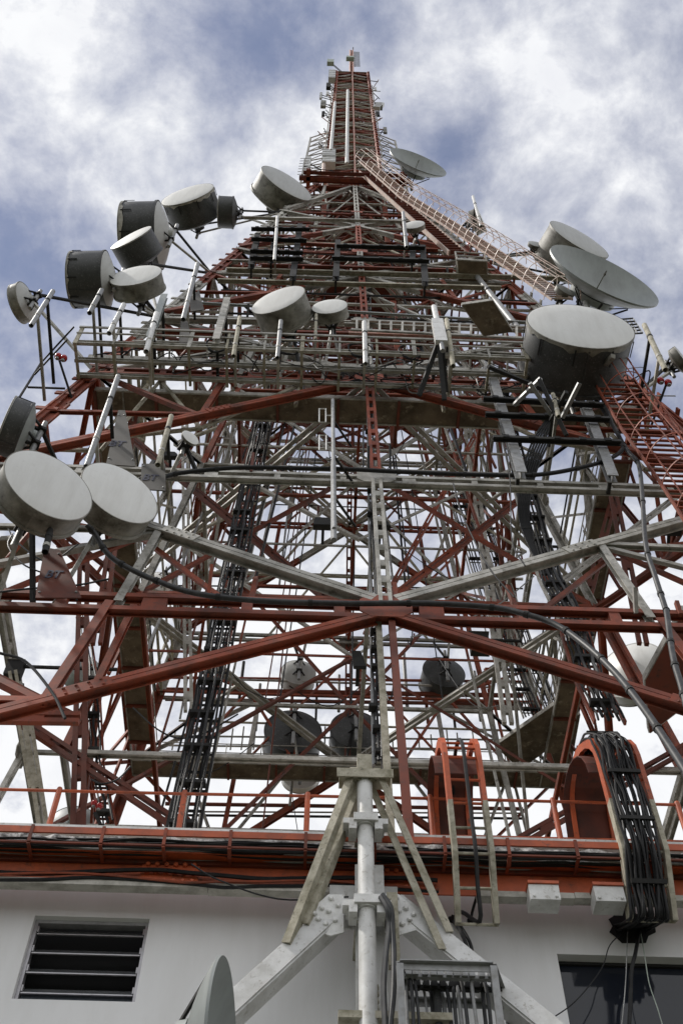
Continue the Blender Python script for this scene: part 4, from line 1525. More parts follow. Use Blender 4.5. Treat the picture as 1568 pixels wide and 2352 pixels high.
lettered([(103, 1258), (138, 1264), (188, 1374), (82, 1374)], .75, 'brown wedge plate with two dark letters above the red beam at left', (124, 1322), 26, M_SHEET)
for (pts, o, lab) in (([(457, 666), (469, 712), (438, 716), (436, 692)], 1.5, 'dark wedge plate behind the long white pipe left of centre'),
                      ([(416, 738), (431, 738), (440, 788), (411, 788)], 1.5, 'dark wedge plate hanging below the long white pipe left of centre')):
    P = [fp(x, y, o) for x, y in pts]
    mb = MB()
    mb.poly(P, FN(0), .04)
    tag(mb.build('wedge_plate', M_PLT, None), lab, 'plate')
# black mounting frames
def frame(lab, bars, ups, out, m=M_DRK, um=None, w=.22):
    P0 = fp(*bars[0][0], out)
    t = thing('pipe_rack', lab, 'mounting frame', P0)
    for a, b in bars:
        mb = MB()
        p, q = fp(*a, out), fp(*b, out)
        mb.ibeam(p, q, w, w, .04, FN(0))
        for k in range(5):
            mb.box(lerp(p, q, (k + .5) / 5) + FN(0) * (w * .5), (q - p).normalized(), FN(0), Z, .1, .03, w * .4)
        mb.build('cross_bar', m, t)
    for a, b in ups:
        mb = MB()
        p, q = fp(*a, out - .28), fp(*b, out - .28)
        mb.ibeam(p, q, .3, .24, .03, FN(0))
        mb.build('upright', um or m, t)
        for f in (.12, .6, .95):
            c = lerp(p, q, f)
            mb = MB()
            mb.bar(c, c - FN(0) * (out - .3), .1, .1)
            mb.build('bracket', m, t)
    return t
frame('black mounting frame with four bars under the grey drum facing right', [((577, 526), (711, 527)), ((577, 549), (704, 553)), ((574, 577), (696, 581)), ((574, 593), (696, 595))], [((689, 518), (672, 640)), ((592, 540), (576, 612)), ((633, 545), (622, 600))], 1.2)
frame('black mounting frame with two long bars across the tower centre', [((772, 565), (976, 570)), ((762, 593), (986, 600))], [((776, 555), (771, 640)), ((970, 567), (976, 652)), ((948, 566), (946, 604))], 1.1)
frame('black mounting frame with three bars on pale uprights below the charcoal drum', [((1109, 916), (1384, 931)), ((1114, 952), (1399, 964)), ((1131, 1007), (1424, 1017))], [((1120, 836), (1196, 1092)), ((1342, 932), (1406, 1100))], .9, um=M_GALV, w=.17)
mb = MB()
t = thing('strut_support', 'raking grey struts holding the huge charcoal drum dish', 'frame', fp(1270, 930, 1.0))
for a, b, m in (((1120, 842), (1250, 895), M_DRK), ((1241, 870), (1180, 930), M_GALV), ((1216, 880), (1270, 960), M_GALV), ((1300, 900), (1264, 965), M_DRK), ((1238, 872), (1300, 1000), M_DRK), ((1330, 880), (1290, 960), M_GALV)):
    mb = MB()
    mb.bar(fp(*a, 2.2), fp(*b, 1.1), .12, .12)
    mb.build('strut', m, t)
# white panel antenna on three black legs
t = thing('panel_antenna', 'white box panel antenna on three black legs right of the gallery centre', 'antenna', fp(1010, 780, 2.0))
p, q = fp(1013, 788, 2.0), fp(1003, 737, 2.0)
MB().bar(p, q, .42, .22, FN(0)).build('case', M_WHT, t)
MB().tube([q, fp(996, 705, 2.0)], .11, 10).build('top_pipe', M_WHT, t, True)
MB().tube([p, fp(1016, 806, 2.0)], .08, 10).build('lower_pipe', M_GALV, t, True)
for a, b in (((1004, 792), (962, 908)), ((1008, 794), (1020, 918)), ((1014, 794), (1024, 900))):
    MB().bar(fp(*a, 1.9), fp(*b, .6), .16, .1).build('leg', M_DRK, t)
# slim dipole pole at the centre
t = thing('dipole_antenna', 'slim grey pole with two square wire loops left of the centre post', 'antenna', fp(768, 1212, .9))
p, q = fp(767, 1214, .9), fp(764, 918, .9)
MB().tube([p, q], .055, 8).build('pole', M_GALV, t, True)
MB().tube([p - Z * .5, lerp(p, q, .45)], .075, 8).build('pole_sleeve', M_GALV, t, True)
for (x0, y0, x1, y1) in ((733, 939, 748, 970), (733, 1000, 749, 1034)):
    c = [fp(x0, y0, .9), fp(x1, y0, .9), fp(x1, y1, .9), fp(x0, y1, .9)]
    mb = MB()
    mb.tube(c + [c[0]], .022, 6)
    mid = lerp(c[1], c[2], .5)
    mb.tube([mid, V((lerp(p, q, .5).x, mid.y, mid.z))], .022, 6)
    mb.build('loop', M_WHT, t)
for f in (.2, .5, .8):
    c = lerp(p, q, f)
    MB().bar(c, c - FN(0) * .85 + TM3 @ V((.6, 0, 0)), .06, .06).build('stand_off', M_DRK, t)

# ---------------------------------------------------------------- outer gallery with its railing above the third level
hG = tz(822, 1.3)
gal = thing('outer_gallery', 'grey railed service gallery hung with pipes across the tower front', 'gallery', F(0, 0, hG, 1))
def gp(x, y, z):
    return F(0, x, hG, 0) + FN(0) * 0 + TM3 @ V((0, -y, 0)) + Z * z
wl_ = W(hG)
x0, x1 = -wl_ - .2, wl_ * .80
for yy, zz in ((.25, 0), (.85, -.02), (1.5, 0)):
    mb = MB()
    mb.ibeam(gp(x0, yy, zz), gp(x1, yy, zz), .12, .22, .03, Z)
    mb.build('bearer', M_GRY, gal)
nj = 15
for j in range(nj):
    x = lerp(x0 + .1, x1 - .1, j / (nj - 1))
    mb = MB()
    mb.bar(gp(x, .05, -.16), gp(x, 1.55, -.16), .09, .10)
    mb.build('joist', M_MOSS, gal)
    mb = MB()
    mb.bar(gp(x, 1.56, -.2), gp(x, 1.56, 1.12), .08 if j % 3 else .14, .05, FN(0))
    mb.build('post', M_GRY if j % 2 else M_MOSS, gal)
for z, w_ in ((1.12, .11), (.62, .06), (1.9, .07)):
    mb = MB()
    mb.bar(gp(x0 - .3 * (z > 1.5), 1.58 + .02 - .9 * (z > 1.5), z), gp(x1, 1.6 - .9 * (z > 1.5), z), .05, w_)
    mb.build('rail', M_GRY, gal)
for j in range(14):
    x = lerp(x0 + .3, x1 - .3, j / 13)
    mb = MB()
    mb.bar(gp(x, .7, 1.9), gp(x, .25, 1.55), .07, .04)
    mb.build('bracket', M_GRY, gal)
mb = MB()
mb.bar(gp(x0 + .1, .22, 1.55), gp(x1, .22, 1.55), .1, .26)
mb.build('bearer', M_GRY, gal)
# cage work at the left end
mb = MB()
for a, b in (((x0 - .2, 1.6, 1.1), (x0 - 1.5, .2, 1.0)), ((x0 - 1.5, .2, 1.0), (x0 - 1.6, .2, -2.2)), ((x0 - .2, 1.6, 0), (x0 - 1.5, .2, 0)), ((x0 - 1.5, .2, -1), (x0 - .2, .2, -1))):
    mb.bar(gp(*a), gp(*b), .06, .06)
mb.build('end_rail', M_DRK, gal)
# coiled spare cable and wires lying in the gallery
for j in range(34):
    x = U(x0 + .5, x1 - .5)
    y0_ = U(.1, 1.4)
    pts = [gp(x + U(0, .2), y0_, .2)]
    for k in range(5):
        pts.append(gp(x + (k + 1) * U(.3, .75), y0_ + U(-.3, .3), U(-.55, .75)))
    mb = MB()
    mb.tube(smooth_path(pts, 5), U(.014, .03), 5)
    mb.build('loose_cable', M_BLK if j % 4 else M_GALV, gal, True)
for j, x in enumerate((-5.4, -2.9, -.4, 1.4)):
    c = gp(x, 1.5, .25)
    mb = MB()
    pts = [c + TM3 @ V((.42 * math.cos(a) * (1 + .1 * math.sin(3 * a)), U(-.05, .05), .6 * math.sin(a))) for a in [2 * math.pi * k / 12 for k in range(34)]]
    mb.tube(smooth_path(pts, 3), .025, 5)
    tag(mb.build('cable_coil', M_BLK, None, True), ('coil of black cable on the left part of the gallery railing', 'coil of black cable left of the gallery middle', 'coil of black cable at the gallery middle', 'coil of black cable right of the gallery middle')[j], 'cable coil')
# right-hand gallery pieces: ladder-like rails behind the drum
for k, (y0_, y1_, o) in enumerate(((738, 752, .7), (768, 783, .8))):
    pass
t = thing('ladder_tray', 'level ladder shaped cable tray right of the centre post', 'cable tray', fp(990, 745, .6))
for a, b in (((806, 735), (1225, 752)), ((806, 757), (1225, 778))):
    mb = MB()
    mb.bar(fp(*a, .7), fp(*b, .7), .08, .14)
    mb.build('rail', M_GRY, t)
for j in range(16):
    f = (j + .5) / 16
    mb = MB()
    mb.bar(lerp(fp(806, 735, .7), fp(1225, 752, .7), f), lerp(fp(806, 757, .7), fp(1225, 778, .7), f), .09, .07, FN(0))
    mb.build('rung', M_GRY, t)
# extra long members on the front, level lines of the upper storeys
for a, b, m, w_, o in (((520, 620), (1300, 640), M_MOSS, .22, .35), ((430, 694), (1230, 742), M_DISH, .10, .4), ((380, 735), (790, 742), M_GRY, .22, .5), ((380, 760), (800, 768), M_RED, .20, .3), ((800, 768), (1215, 782), M_PINK, .2, .3),
                       ((560, 500), (1010, 512), M_GRY, .18, .3), ((600, 610), (1040, 622), M_RED, .2, .25), ((690, 560), (1005, 575), M_RED, .18, .2), ((500, 645), (1150, 662), M_MOSS, .2, .3)):
    mb = MB()
    mb.ibeam(fp(*a, o), fp(*b, o), w_, w_ * 1.1, .03, FN(0))
    mb.build('face_rail', m, tower)
# ---------------------------------------------------------------- cable ladders inside the tower
def cable_ladder(lab, pts, wpx, nc, P, m=M_GRY, cab=True, side=None):
    """pts: picture points from top to bottom, P: maps a picture point into the tower"""
    Q = [P(*p) for p in pts]
    t = thing('vertical_cable_ladder', lab, 'cable ladder', Q[-1])
    wd = wpx * depth(Q[len(Q) // 2]) / FPX
    for s in (-1, 1):
        mb = MB()
        for i in range(len(Q) - 1):
            mb.bar(Q[i] + tx * (s * wd / 2), Q[i + 1] + tx * (s * wd / 2), .05, .11, ty)
        mb.build('rail', m, t)
    L = sum((Q[i + 1] - Q[i]).length for i in range(len(Q) - 1))
    nr = int(L / .8)
    for j in range(nr):
        f = (j + .5) / nr * (len(Q) - 1)
        i = int(f)
        c = lerp(Q[i], Q[i + 1], f - i)
        mb = MB()
        mb.bar(c - tx * (wd / 2), c + tx * (wd / 2), .04, .05)
        mb.build('rung', m, t)
    for j in range(nc):
        o = wd * (.92 * ((j + .5) / nc) - .46)
        dy = .07 + .09 * (j % 3)
        sub = []
        for i in range(len(Q) - 1):
            for k in range(6):
                sub.append(lerp(Q[i], Q[i + 1], k / 6) + tx * (o + U(-.03, .03)) - ty * (dy + U(-.02, .02)))
        sub.append(Q[-1] + tx * o - ty * dy)
        mb = MB()
        mb.tube(smooth_path(sub, 2), U(.022, .04), 6)
        mb.build('cable', M_BLK if j % 5 else M_HOSE, t, True)
    for j in range(nr // 2):
        f = (j + .7) / (nr / 2) * (len(Q) - 1)
        i = min(int(f), len(Q) - 2)
        c = lerp(Q[i], Q[i + 1], f - i)
        mb = MB()
        mb.box(c - ty * .17 + tx * U(-.1, .1), tx, ty, Z, wd * .42, .09, .045)
        mb.build('cable_clamp', M_DRK, t)
cable_ladder('black cable filled ladder slanting down the left of the tower middle', [(608, 950), (560, 1190), (525, 1370), (478, 1620), (415, 1935)], 54, 9, lambda x, y: fp(x, y, -2.2), M_DRK)
cable_ladder('narrow cable ladder beside the centre post', [(846, 650), (849, 950), (858, 1390), (868, 1760)], 17, 3, lambda x, y: fp(x, y, -.55), M_GALV)
cable_ladder('white railed cable ladder with black cables right of the middle', [(1140, 880), (1200, 1120), (1262, 1330), (1334, 1470)], 52, 8, lambda x, y: fp(x, y, -1.1), M_GRY)
cable_ladder('red railed cable ladder packed with cables above the right arched ladder', [(1318, 1450), (1352, 1560), (1400, 1660)], 66, 8, lambda x, y: fp(x, y, -.4), M_RED)
cable_ladder('distant grey cable ladder right of the middle on the far side', [(1046, 1130), (1110, 1330), (1165, 1500), (1225, 1650)], 44, 7, lambda x, y: bp(x, y, -3), M_GRY)
cable_ladder('distant second grey cable ladder beside the first on the far side', [(1090, 1130), (1155, 1330), (1215, 1500), (1275, 1650)], 30, 4, lambda x, y: bp(x, y, -2), M_GRY)
cable_ladder('red cable ladder low on the left behind the posts', [(190, 1420), (215, 1600), (222, 1760), (250, 1900)], 34, 3, lambda x, y: fp(x, y, -5), M_RED)
# a bundle of loose feeders sweeping down from the right
def cable(lab, pts, r, m=M_HOSE, clamps=0, nm='hose'):
    P = smooth_path(pts, 8)
    t = thing(nm, lab, 'cable' if r < .045 else 'hose', pts[0])
    MB().tube(P, r, 12).build('jacket', m, t, True)
    for k in range(clamps):
        i = int((k + .5) / clamps * (len(P) - 2))
        d = (P[i + 1] - P[i]).normalized()
        MB().lathe(P[i], d, [(r * 1.0, -.05), (r * 1.25, -.05), (r * 1.25, .05), (r, .05)], 12).build('clamp', M_DRK, t)
c5 = lambda a, b, o: fp(*px(5, a, b), o)
c6 = lambda a, b, o: fp(*px(6, a, b), o)
c8 = lambda a, b, o: fp(*px(8, a, b), o)
cable('black hose along the grey beam above the middle, curving up at right', [c5(600, 540, .5), c5(665, 500, .5), c5(760, 468, .45), c5(850, 448, .45), c5(1100, 426, .45), c5(1400, 430, .45), c6(0, 432, .45), c6(300, 447, .45), c6(600, 458, .45), c6(880, 460, .45), c6(1080, 430, .5), c6(1220, 390, .6), c6(1290, 340, .6), c6(1275, 285, .5), c6(1235, 215, .3), c6(1150, 90, .2)], .065, M_BLK, 14)
cable('long black hose sweeping from the left dish along the red beam to the right edge', [c5(400, 690, 1.0), c5(440, 735, .8), c5(490, 815, .6), c5(560, 870, .5), c5(700, 938, .4), c5(900, 1004, .4), c5(1200, 1038, .4), c5(1568, 1050, .4), c6(400, 1050, .4), c6(690, 1068, .4), c8(830, 62, .5), c8(980, 112, .6), c8(1110, 200, .8), c8(1240, 318, 1.2), c8(1350, 450, 1.6), c8(1450, 590, 2.0), c8(1568, 770, 2.4), c8(1640, 900, 2.6)], .066, M_HOSE, 14)
cable('grey jointed hose hanging down the right edge over the beams', [c6(1180, 60, .3), c6(1240, 220, .4), c6(1310, 345, .6), c6(1362, 410, .7), c6(1380, 560, .8), c6(1396, 780, .9), c6(1440, 930, 1.0), c6(1485, 1070, 1.1), c8(1492, 60, 1.2), c8(1512, 210, 1.3), c8(1530, 300, 1.4), c8(1560, 400, 1.5), c8(1600, 560, 1.6)], .062, M_HOSE, 10)
for k in range(9):
    o = k * 7
    cable('galvanised conduit in the pair of conduits running down beside the caged ladder' if k > 6 else ('steep black feeder number line below the right drum' if 0 else 'loose black feeder in the bundle hanging under the charcoal drum dish'),
          [fp(1290 - o * .6, 950, .9), fp(1262 - o * .9, 1010, .5), fp(1225 - o * .7, 1100, -.2), fp(1215 - o * .5, 1200, -.9), fp(1262 - o * .4, 1320, -1.0)] if k < 7 else
          [fp(943 + k * 4, 505 + (7 - k) * 3, .4), fp(975 + k * 4, 535, .4), fp(1005 + k * 4, 560, .4), fp(1040 + k * 3, 585 + k, .4), fp(1120, 660 + k, .3), fp(1190, 740 + k * 2, .3)], .035 if k < 7 else .13, M_BLK if k < 7 else M_GALV, 3, 'feeder_cable' if k < 7 else 'conduit')
for o in list(col.objects):
    if o.name.startswith('feeder_cable') and o.get('label', '').startswith('loose black feeder'):
        o['group'] = 'feeders hanging under the charcoal drum'
    if o.name.startswith('conduit'):
        o['group'] = 'conduits beside the caged ladder'
# slack wires between the members
for k, (pts, r, lab) in enumerate((
    ([(1040, 1110), (1060, 1180), (1120, 1300), (1180, 1372)], .02, 'thin black wire looping down right of the middle panel'),
    ([(1150, 980), (1170, 1100), (1175, 1240), (1205, 1300)], .018, 'thin black wire hanging beside the right cable ladder'),
    ([(300, 1760), (270, 1790), (235, 1800), (210, 1790)], .015, 'thin dark wire drooping between posts at the lower left'),
    ([(0, 1500), (60, 1520), (120, 1590), (150, 1650)], .03, 'dark cable slanting across the lower left corner of the tower'),
    ([(20, 1215), (40, 1245), (110, 1290), (180, 1250)], .02, 'thin cable looping under the nearest white dish'),
    ([(30, 1225), (20, 1255), (60, 1300), (150, 1335), (178, 1380)], .02, 'thin cable trailing from the nearest white dish to the red beam'),
    ([(0, 1360), (70, 1352), (170, 1345), (250, 1330)], .025, 'slack cable along the grey strut at the left edge'))):
    mb = MB()
    mb.tube(smooth_path([fp(x, y, .5) for x, y in pts], 6), r, 6)
    tag(mb.build('slack_cable', M_BLK, None, True), lab, 'cable')

# ---------------------------------------------------------------- ladders with safety cages on the right leg
def caged(lab, pts, wd, nstep, m_r, m_c, hoop_r, out):
    t = thing('caged_ladder', lab, 'ladder', fp(*pts[-1], out))
    Q = [fp(*p, out) for p in pts]
    n_ = FN(0)
    ax = (Q[-1] - Q[0]).normalized()
    sd = ax.cross(n_).normalized()
    if sd.x < 0:
        sd = -sd
    for s in (-1, 1):
        mb = MB()
        for i in range(len(Q) - 1):
            mb.bar(Q[i] + sd * (s * wd / 2), Q[i + 1] + sd * (s * wd / 2), .05, .10, n_)
        mb.build('rail', m_r, t)
    L = sum((Q[i + 1] - Q[i]).length for i in range(len(Q) - 1))
    nr = min(100, int(L / nstep))
    for j in range(nr):
        f = (j + .5) / nr * (len(Q) - 1)
        i = min(int(f), len(Q) - 2)
        c = lerp(Q[i], Q[i + 1], f - i)
        mb = MB()
        mb.bar(c - sd * (wd / 2), c + sd * (wd / 2), .07, .05)
        mb.build('rung', m_r, t)
    nh = int(L / 1.7)
    hoops = []
    for j in range(nh + 1):
        f = min(j / nh * (len(Q) - 1), len(Q) - 1.001)
        i = int(f)
        c = lerp(Q[i], Q[i + 1], f - i)
        arc = [c + sd * (hoop_r * -math.cos(a) * 1.0) + n_ * (hoop_r * 1.25 * math.sin(a)) for a in [math.pi * k / 14 for k in range(15)]]
        rings = []
        for k in range(len(arc)):
            rr = (arc[k] - c).normalized() if (arc[k] - c).length > .01 else n_
            rings.append([arc[k] - ax * .03 - rr * .01, arc[k] + ax * .03 - rr * .01, arc[k] + ax * .03 + rr * .01, arc[k] - ax * .03 + rr * .01])
        mb = MB()
        mb.quad_ring(rings)
        mb.build('hoop', m_c, t)
        hoops.append(arc)
    for k in (2, 5, 7, 9, 12):
        mb = MB()
        for j in range(len(hoops) - 1):
            mb.bar(hoops[j][k], hoops[j + 1][k], .035, .025)
        mb.build('cage_strap', m_c, t)
    return t
M_CAGE = mat('pale_cage_paint', (.55, .46, .40), (.45, .22, .16), .8, 2.2, .5)
caged('long caged ladder with pale hoops slanting down the upper right leg', [(838, 371), (934, 454), (1034, 516), (1134, 582), (1290, 688)], .95, .45, M_CAGE, M_CAGE, .85, 1.3)
caged('red caged ladder at the right edge below the charcoal drum dish', [(1405, 868), (1480, 985), (1570, 1100), (1660, 1230)], 1.5, .42, M_RED, M_RED, .75, .9)
# stair flight left of the cage
t = thing('stair_flight', 'steep pink stair flight left of the caged ladder on the upper right leg', 'stairs', fp(1048, 577, .6))
A, B = fp(838, 396, .8), fp(1050, 582, .8)
ax = (B - A).normalized()
sd = ax.cross(FN(0)).normalized()
for s in (-1, 1):
    MB().bar(A + sd * (s * .45), B + sd * (s * .45), .08, .26, FN(0)).build('stringer', M_CAGE, t)
for j in range(46):
    c = lerp(A, B, (j + .5) / 46)
    MB().bar(c - sd * .45, c + sd * .45, .26, .05, Z).build('tread', M_MOSS if 0 else M_DRED, t)
# rest platform
hR = (TI @ fp(1085, 640, .2)).z
rp = thing('rest_platform', 'brown floored rest platform box beside the caged ladder', 'platform', hp(1085, 620, hR))
P4 = [hp(1052, 646, hR), hp(1119, 649, hR), hp(1117, 600, hR), hp(1049, 596, hR)]
MB().poly(P4, Z, .1).build('floor', M_BRN, rp)
for i in range(4):
    a, b = P4[i], P4[(i + 1) % 4]
    for z in (.55, 1.1):
        MB().bar(a + Z * z, b + Z * z, .06, .06).build('rail', M_GRY, rp)
    MB().bar(a + Z * .05, b + Z * .05, .06, .24).build('edge', M_GRY, rp)
    MB().bar(a, a + Z * 1.1, .07, .07).build('post', M_GRY, rp)
# lower landing slabs at the right
for pts, h in (([(1137, 1712), (1273, 1617), (1258, 1718), (1194, 1765)], hg + .3), ([(1262, 1720), (1300, 1655), (1330, 1640), (1310, 1750), (1280, 1770)], hg + .3), ([(1060, 700), (1130, 690), (1175, 760), (1110, 770)], 40.0), ([(0, 1240), (62, 1235), (70, 1262), (0, 1318)], 26), ([(1480, 1560), (1568, 1400), (1568, 1620), (1490, 1680)], 20)):
    P = [hp(x, y, h) for x, y in pts]
    mb = MB()
    mb.poly(P, Z, .12)
    mb.build('deck_panel', M_BRN if h != 20 else M_DRED, tower)
    for i in range(len(P)):
        mb = MB()
        mb.bar(P[i] + Z * .05, P[(i + 1) % len(P)] + Z * .05, .06, .2)
        mb.build('deck_edge', M_GRY, tower)
# ---------------------------------------------------------------- warning lamps
for (x, y, o, lab) in ((140, 822, 1.2, 'double red warning lamp on the left gallery corner'), (1525, 878, 1.4, 'double red warning lamp on the right leg'), (1083, 563, 1.2, 'double red warning lamp on the upper right leg'), (222, 1850, -4, 'red warning lamp behind the roof railing at left')):
    P = fp(x, y, o)
    t = thing('warning_lamp', lab, 'lamp', P, 'red warning lamps on the tower')
    q = .7 if o > 0 else .4
    for k, sx in enumerate((-.16 * q, .16 * q)):
        c = P + tx * sx + Z * (sx * -.6)
        MB().lathe(c, Z, [(a * q, b * q) for a, b in ((.07, -.12), (.14, -.1), (.14, -.02), (.17, -.02), (.18, .05), (.15, .18), (.03, .24))], 16, True).build('lens', M_LAMP, t, True)
        MB().lathe(c - Z * .22 * q, Z, [(.08 * q, 0), (.1 * q, .05 * q), (.08 * q, .12 * q)], 12, True).build('socket', M_GALV, t, True)
    MB().bar(P - Z * .2, P - Z * .9 - FN(0) * max(o - .2, .3) + tx * (.5 if x < 700 else -.5), .06, .06).build('bracket', M_DRK, t)
# ---------------------------------------------------------------- antennas near the top
c2 = lambda a, b: (517 + a / 2.73, 57 + b / 2.73)
rg2 = lambda a, b: (660 + a / 5.463, 86 + b / 5.463)         # enlargement of the mast
def mastp(x, y, k=-2.2):
    return ip(x, y, k)
for (x, y, w_, h_, d_, m, lab) in ((*rg2(520, 1500), 1.1, 2.6, .7, M_WHT, 'upper white cabinet of slatted antenna panels left of the shaft foot'), (*rg2(520, 1565), 1.1, 2.0, .7, M_RAD, 'lower white cabinet of slatted antenna panels left of the shaft foot'),
                                    (*rg2(560, 490), .75, 4.2, .7, M_WHT, 'white banded drum antenna at the left of the shaft top'), (*rg2(785, 265), .95, .8, .5, M_GRN, 'pale green box on the top mast'),
                                    (*rg2(540, 315), .8, 1.6, .5, M_GRN, 'yellowish box antenna on an arm left of the shaft top'), (*rg2(1140, 865), .75, 2.0, .4, M_WHT, 'white panel antenna held off the right side of the shaft'),
                                    (*rg2(450, 840), .5, 2.4, .3, M_SHG, 'grey panel antenna held off the left side of the shaft'), (*rg2(515, 615), .45, 2.0, .4, M_DRK, 'small black antenna at the left of the shaft'),
                                    (*rg2(420, 735), .22, 2.6, .22, M_WHT, 'short white stick antenna at the far left of the shaft'), (*rg2(255, 1610), .42, 4.6, .3, M_WHT, 'tall white panel antenna at the left platform corner')):
    P = mastp(x, y, -2.7 if y > 300 else -2.2)
    t = thing('box_antenna', lab, 'antenna', P)
    lean = tx * (.25 * h_ / 2 if x > 850 else 0)
    mb = MB()
    mb.bar(P - Z * (h_ / 2) - lean, P + Z * (h_ / 2) + lean, w_, d_, ty)
    mb.build('case', m, t)
    if h_ > 1.9:
        for k in range(4):
            MB().bar(P - tx * (w_ / 2 + .02) + Z * (h_ * ((k + .5) / 4 - .5)), P + tx * (w_ / 2 + .02) + Z * (h_ * ((k + .5) / 4 - .5)), d_ + .04, .08).build('band', M_SHG, t)
    lx = (TI @ P).x
    q = T(max(-1.8, min(1.8, lx)), -1.9, (TI @ P).z - .3) if (TI @ P).z < SH1 else T(0, -.3, (TI @ P).z - .3)
    if (TI @ P).z < LV[-1] + 2:
        q = T(lx * .9, -3.4, LV[-1] + .4)
    for dz in (-.4, .4):
        MB().bar(P + Z * dz * h_ * .5, q + Z * dz, .07, .07).build('arm', M_DRK, t)
# comb antenna on the mast
t = thing('comb_antenna', 'ladder like comb antenna on the right of the top mast', 'antenna', T(.45, 0, 146))
MB().tube([T(.45, 0, 146), T(.45, 0, 156)], .05, 6).build('spine', M_GALV, t)
for j in range(20):
    z = lerp(146.3, 155.8, j / 19)
    MB().tube([T(.3, 0, z), T(1.1, 0, z)], .03, 5).build('tooth', M_GALV, t)
# white vertical pipes on the shaft's front
for (a, b, m, lab) in ((rg2(757, 665), rg2(745, 1585), M_WHT, 'long white stick antenna up the middle of the shaft front'), (rg2(597, 815), rg2(545, 1420), M_WHT, 'long white stick antenna up the left of the shaft front'), (rg2(462, 1440), rg2(452, 1730), M_CAGE, 'short pale stick antenna left of the white cabinets')):
    p, q = mastp(*b, -3.0), mastp(*a, -2.6)
    t = thing('stick_antenna', lab, 'antenna', p)
    MB().tube([p, q], [.16, .14], 10).build('tube', m, t, True)
    for f in (.15, .5, .85):
        c = lerp(p, q, f)
        MB().bar(c, c + ty * (.9 if f < .6 else .7), .07, .07).build('clamp', M_DRK, t)
# slatted aerial and yagi at the platform corner
t = thing('yagi_antenna', 'thin many rodded aerial at the left corner of the upper platform', 'antenna', mastp(*rg2(215, 1620), -3.6))
p, q = mastp(*rg2(180, 1720), -3.8), mastp(*rg2(215, 1520), -3.8)
MB().tube([p, q], .05, 6).build('boom', M_GALV, t)
for j in range(7):
    c = lerp(p, q, j / 6)
    MB().tube([c - tx * .35, c + tx * .4 + Z * .2], .025, 5).build('rod', M_GALV, t)
MB().bar(lerp(p, q, .5), lerp(p, q, .5) + tx * 2.4 - Z * 1.0, .05, .05).build('arm', M_DRK, t)
# little lattice aerial against the sky on the right
t = thing('grid_antenna', 'small grid aerial against the sky right of the charcoal drum dish', 'antenna', fp(1450, 750, 2.0))
for k in range(6):
    f = k / 5
    MB().tube([fp(1416 + 10 * f, 734 + 34 * f, 2.0), fp(1452 + 22 * f, 731 + 34 * f, 2.2)], .035, 5).build('bar', M_DRK, t)
for k in range(5):
    f = k / 4
    MB().tube([fp(1418 + 34 * f, 734 - 3 * f, 2.0), fp(1428 + 46 * f, 768 - 3 * f, 2.2)], .035, 5).build('bar', M_GALV, t)
MB().bar(fp(1446, 760, 2.1), fp(1425, 800, .4), .07, .07).build('arm', M_DRK, t)
# ---------------------------------------------------------------- gallery boxes and floodlights on the lattice
for (x, y, P, s, lab) in ((742, 1202, fp, .5, 'black floodlight on the red beam left of the centre post'), (872, 1204, fp, .45, 'black floodlight on the red beam right of the centre post'), (392, 1046, fp, .4, 'black floodlight behind the short white pipe'), (822, 1515, fp, .24, 'tall black box clamped on the centre post'),
                           (712, 1745, bp, .8, 'black floodlight under the far dark drum'), (905, 1754, bp, .9, 'black floodlight on the far gallery right of the centre'), (1535, 1215, fp, .5, 'black lamp box at the right edge')):
    c = P(x, y, -.4)
    t = thing('floodlight', lab, 'floodlight' if 'box' not in lab else 'box', c)
    mb = MB()
    a = V((U(-.3, .3), 0, 1)).normalized()
    tall = 2.2 if 'tall' in lab else .8
    mb.quad_ring([[c + tx * sx * s * f + ty * (sy * s * .35 * f) + a * zz * s for sx, sy in ((-.5, -.5), (.5, -.5), (.5, .5), (-.5, .5))] for zz, f in ((-tall / 2, 1.15), (tall * .1, 1.0), (tall / 2, .75))])
    mb.build('housing', M_DRK, t)
    MB().bar(c, c + ty * .5 - Z * .3, .08, .05).build('bracket', M_DRK, t)
# far gallery pipe rails seen through the back
for (y0_, y1_, m, r) in ((1556, 1566, M_RED, .08), (1584, 1598, M_RED, .13), (1606, 1618, M_DRED, .1), (1690, 1700, M_GRY, .05), (1712, 1722, M_GRY, .05), (1010, 1028, M_GRY, .14), (1318, 1330, M_GRY, .1), (1345, 1352, M_DRK, .05), (1846, 1858, M_DRED, .09), (1872, 1880, M_DRK, .06), (1864, 1868, M_GRY, .04)):
    mb = MB()
    mb.tube([bp(380 if y0_ > 1100 else 560, y0_, .6), bp(1200 if y0_ > 1100 else 1060, y1_, .6)], r, 6)
    mb.build('back_rail', m, tower)
for k in range(26):
    x = lerp(400, 1180, k / 25) + U(-6, 6)
    mb = MB()
    p = bp(x, 1722, .6)
    mb.tube([p, p + Z * U(1.0, 1.6)], .04, 5)
    mb.build('back_post', M_GRY, tower)
for k in range(14):
    x = lerp(430, 1150, k / 13) + U(-18, 18)
    mb = MB()
    p = bp(x, 1620 + U(-5, 60), .7)
    mb.tube([p, p + Z * U(2.5, 5)], U(.06, .11), 7)
    mb.build('back_post', (M_GALV, M_DRED, M_DRK)[k % 3], tower)
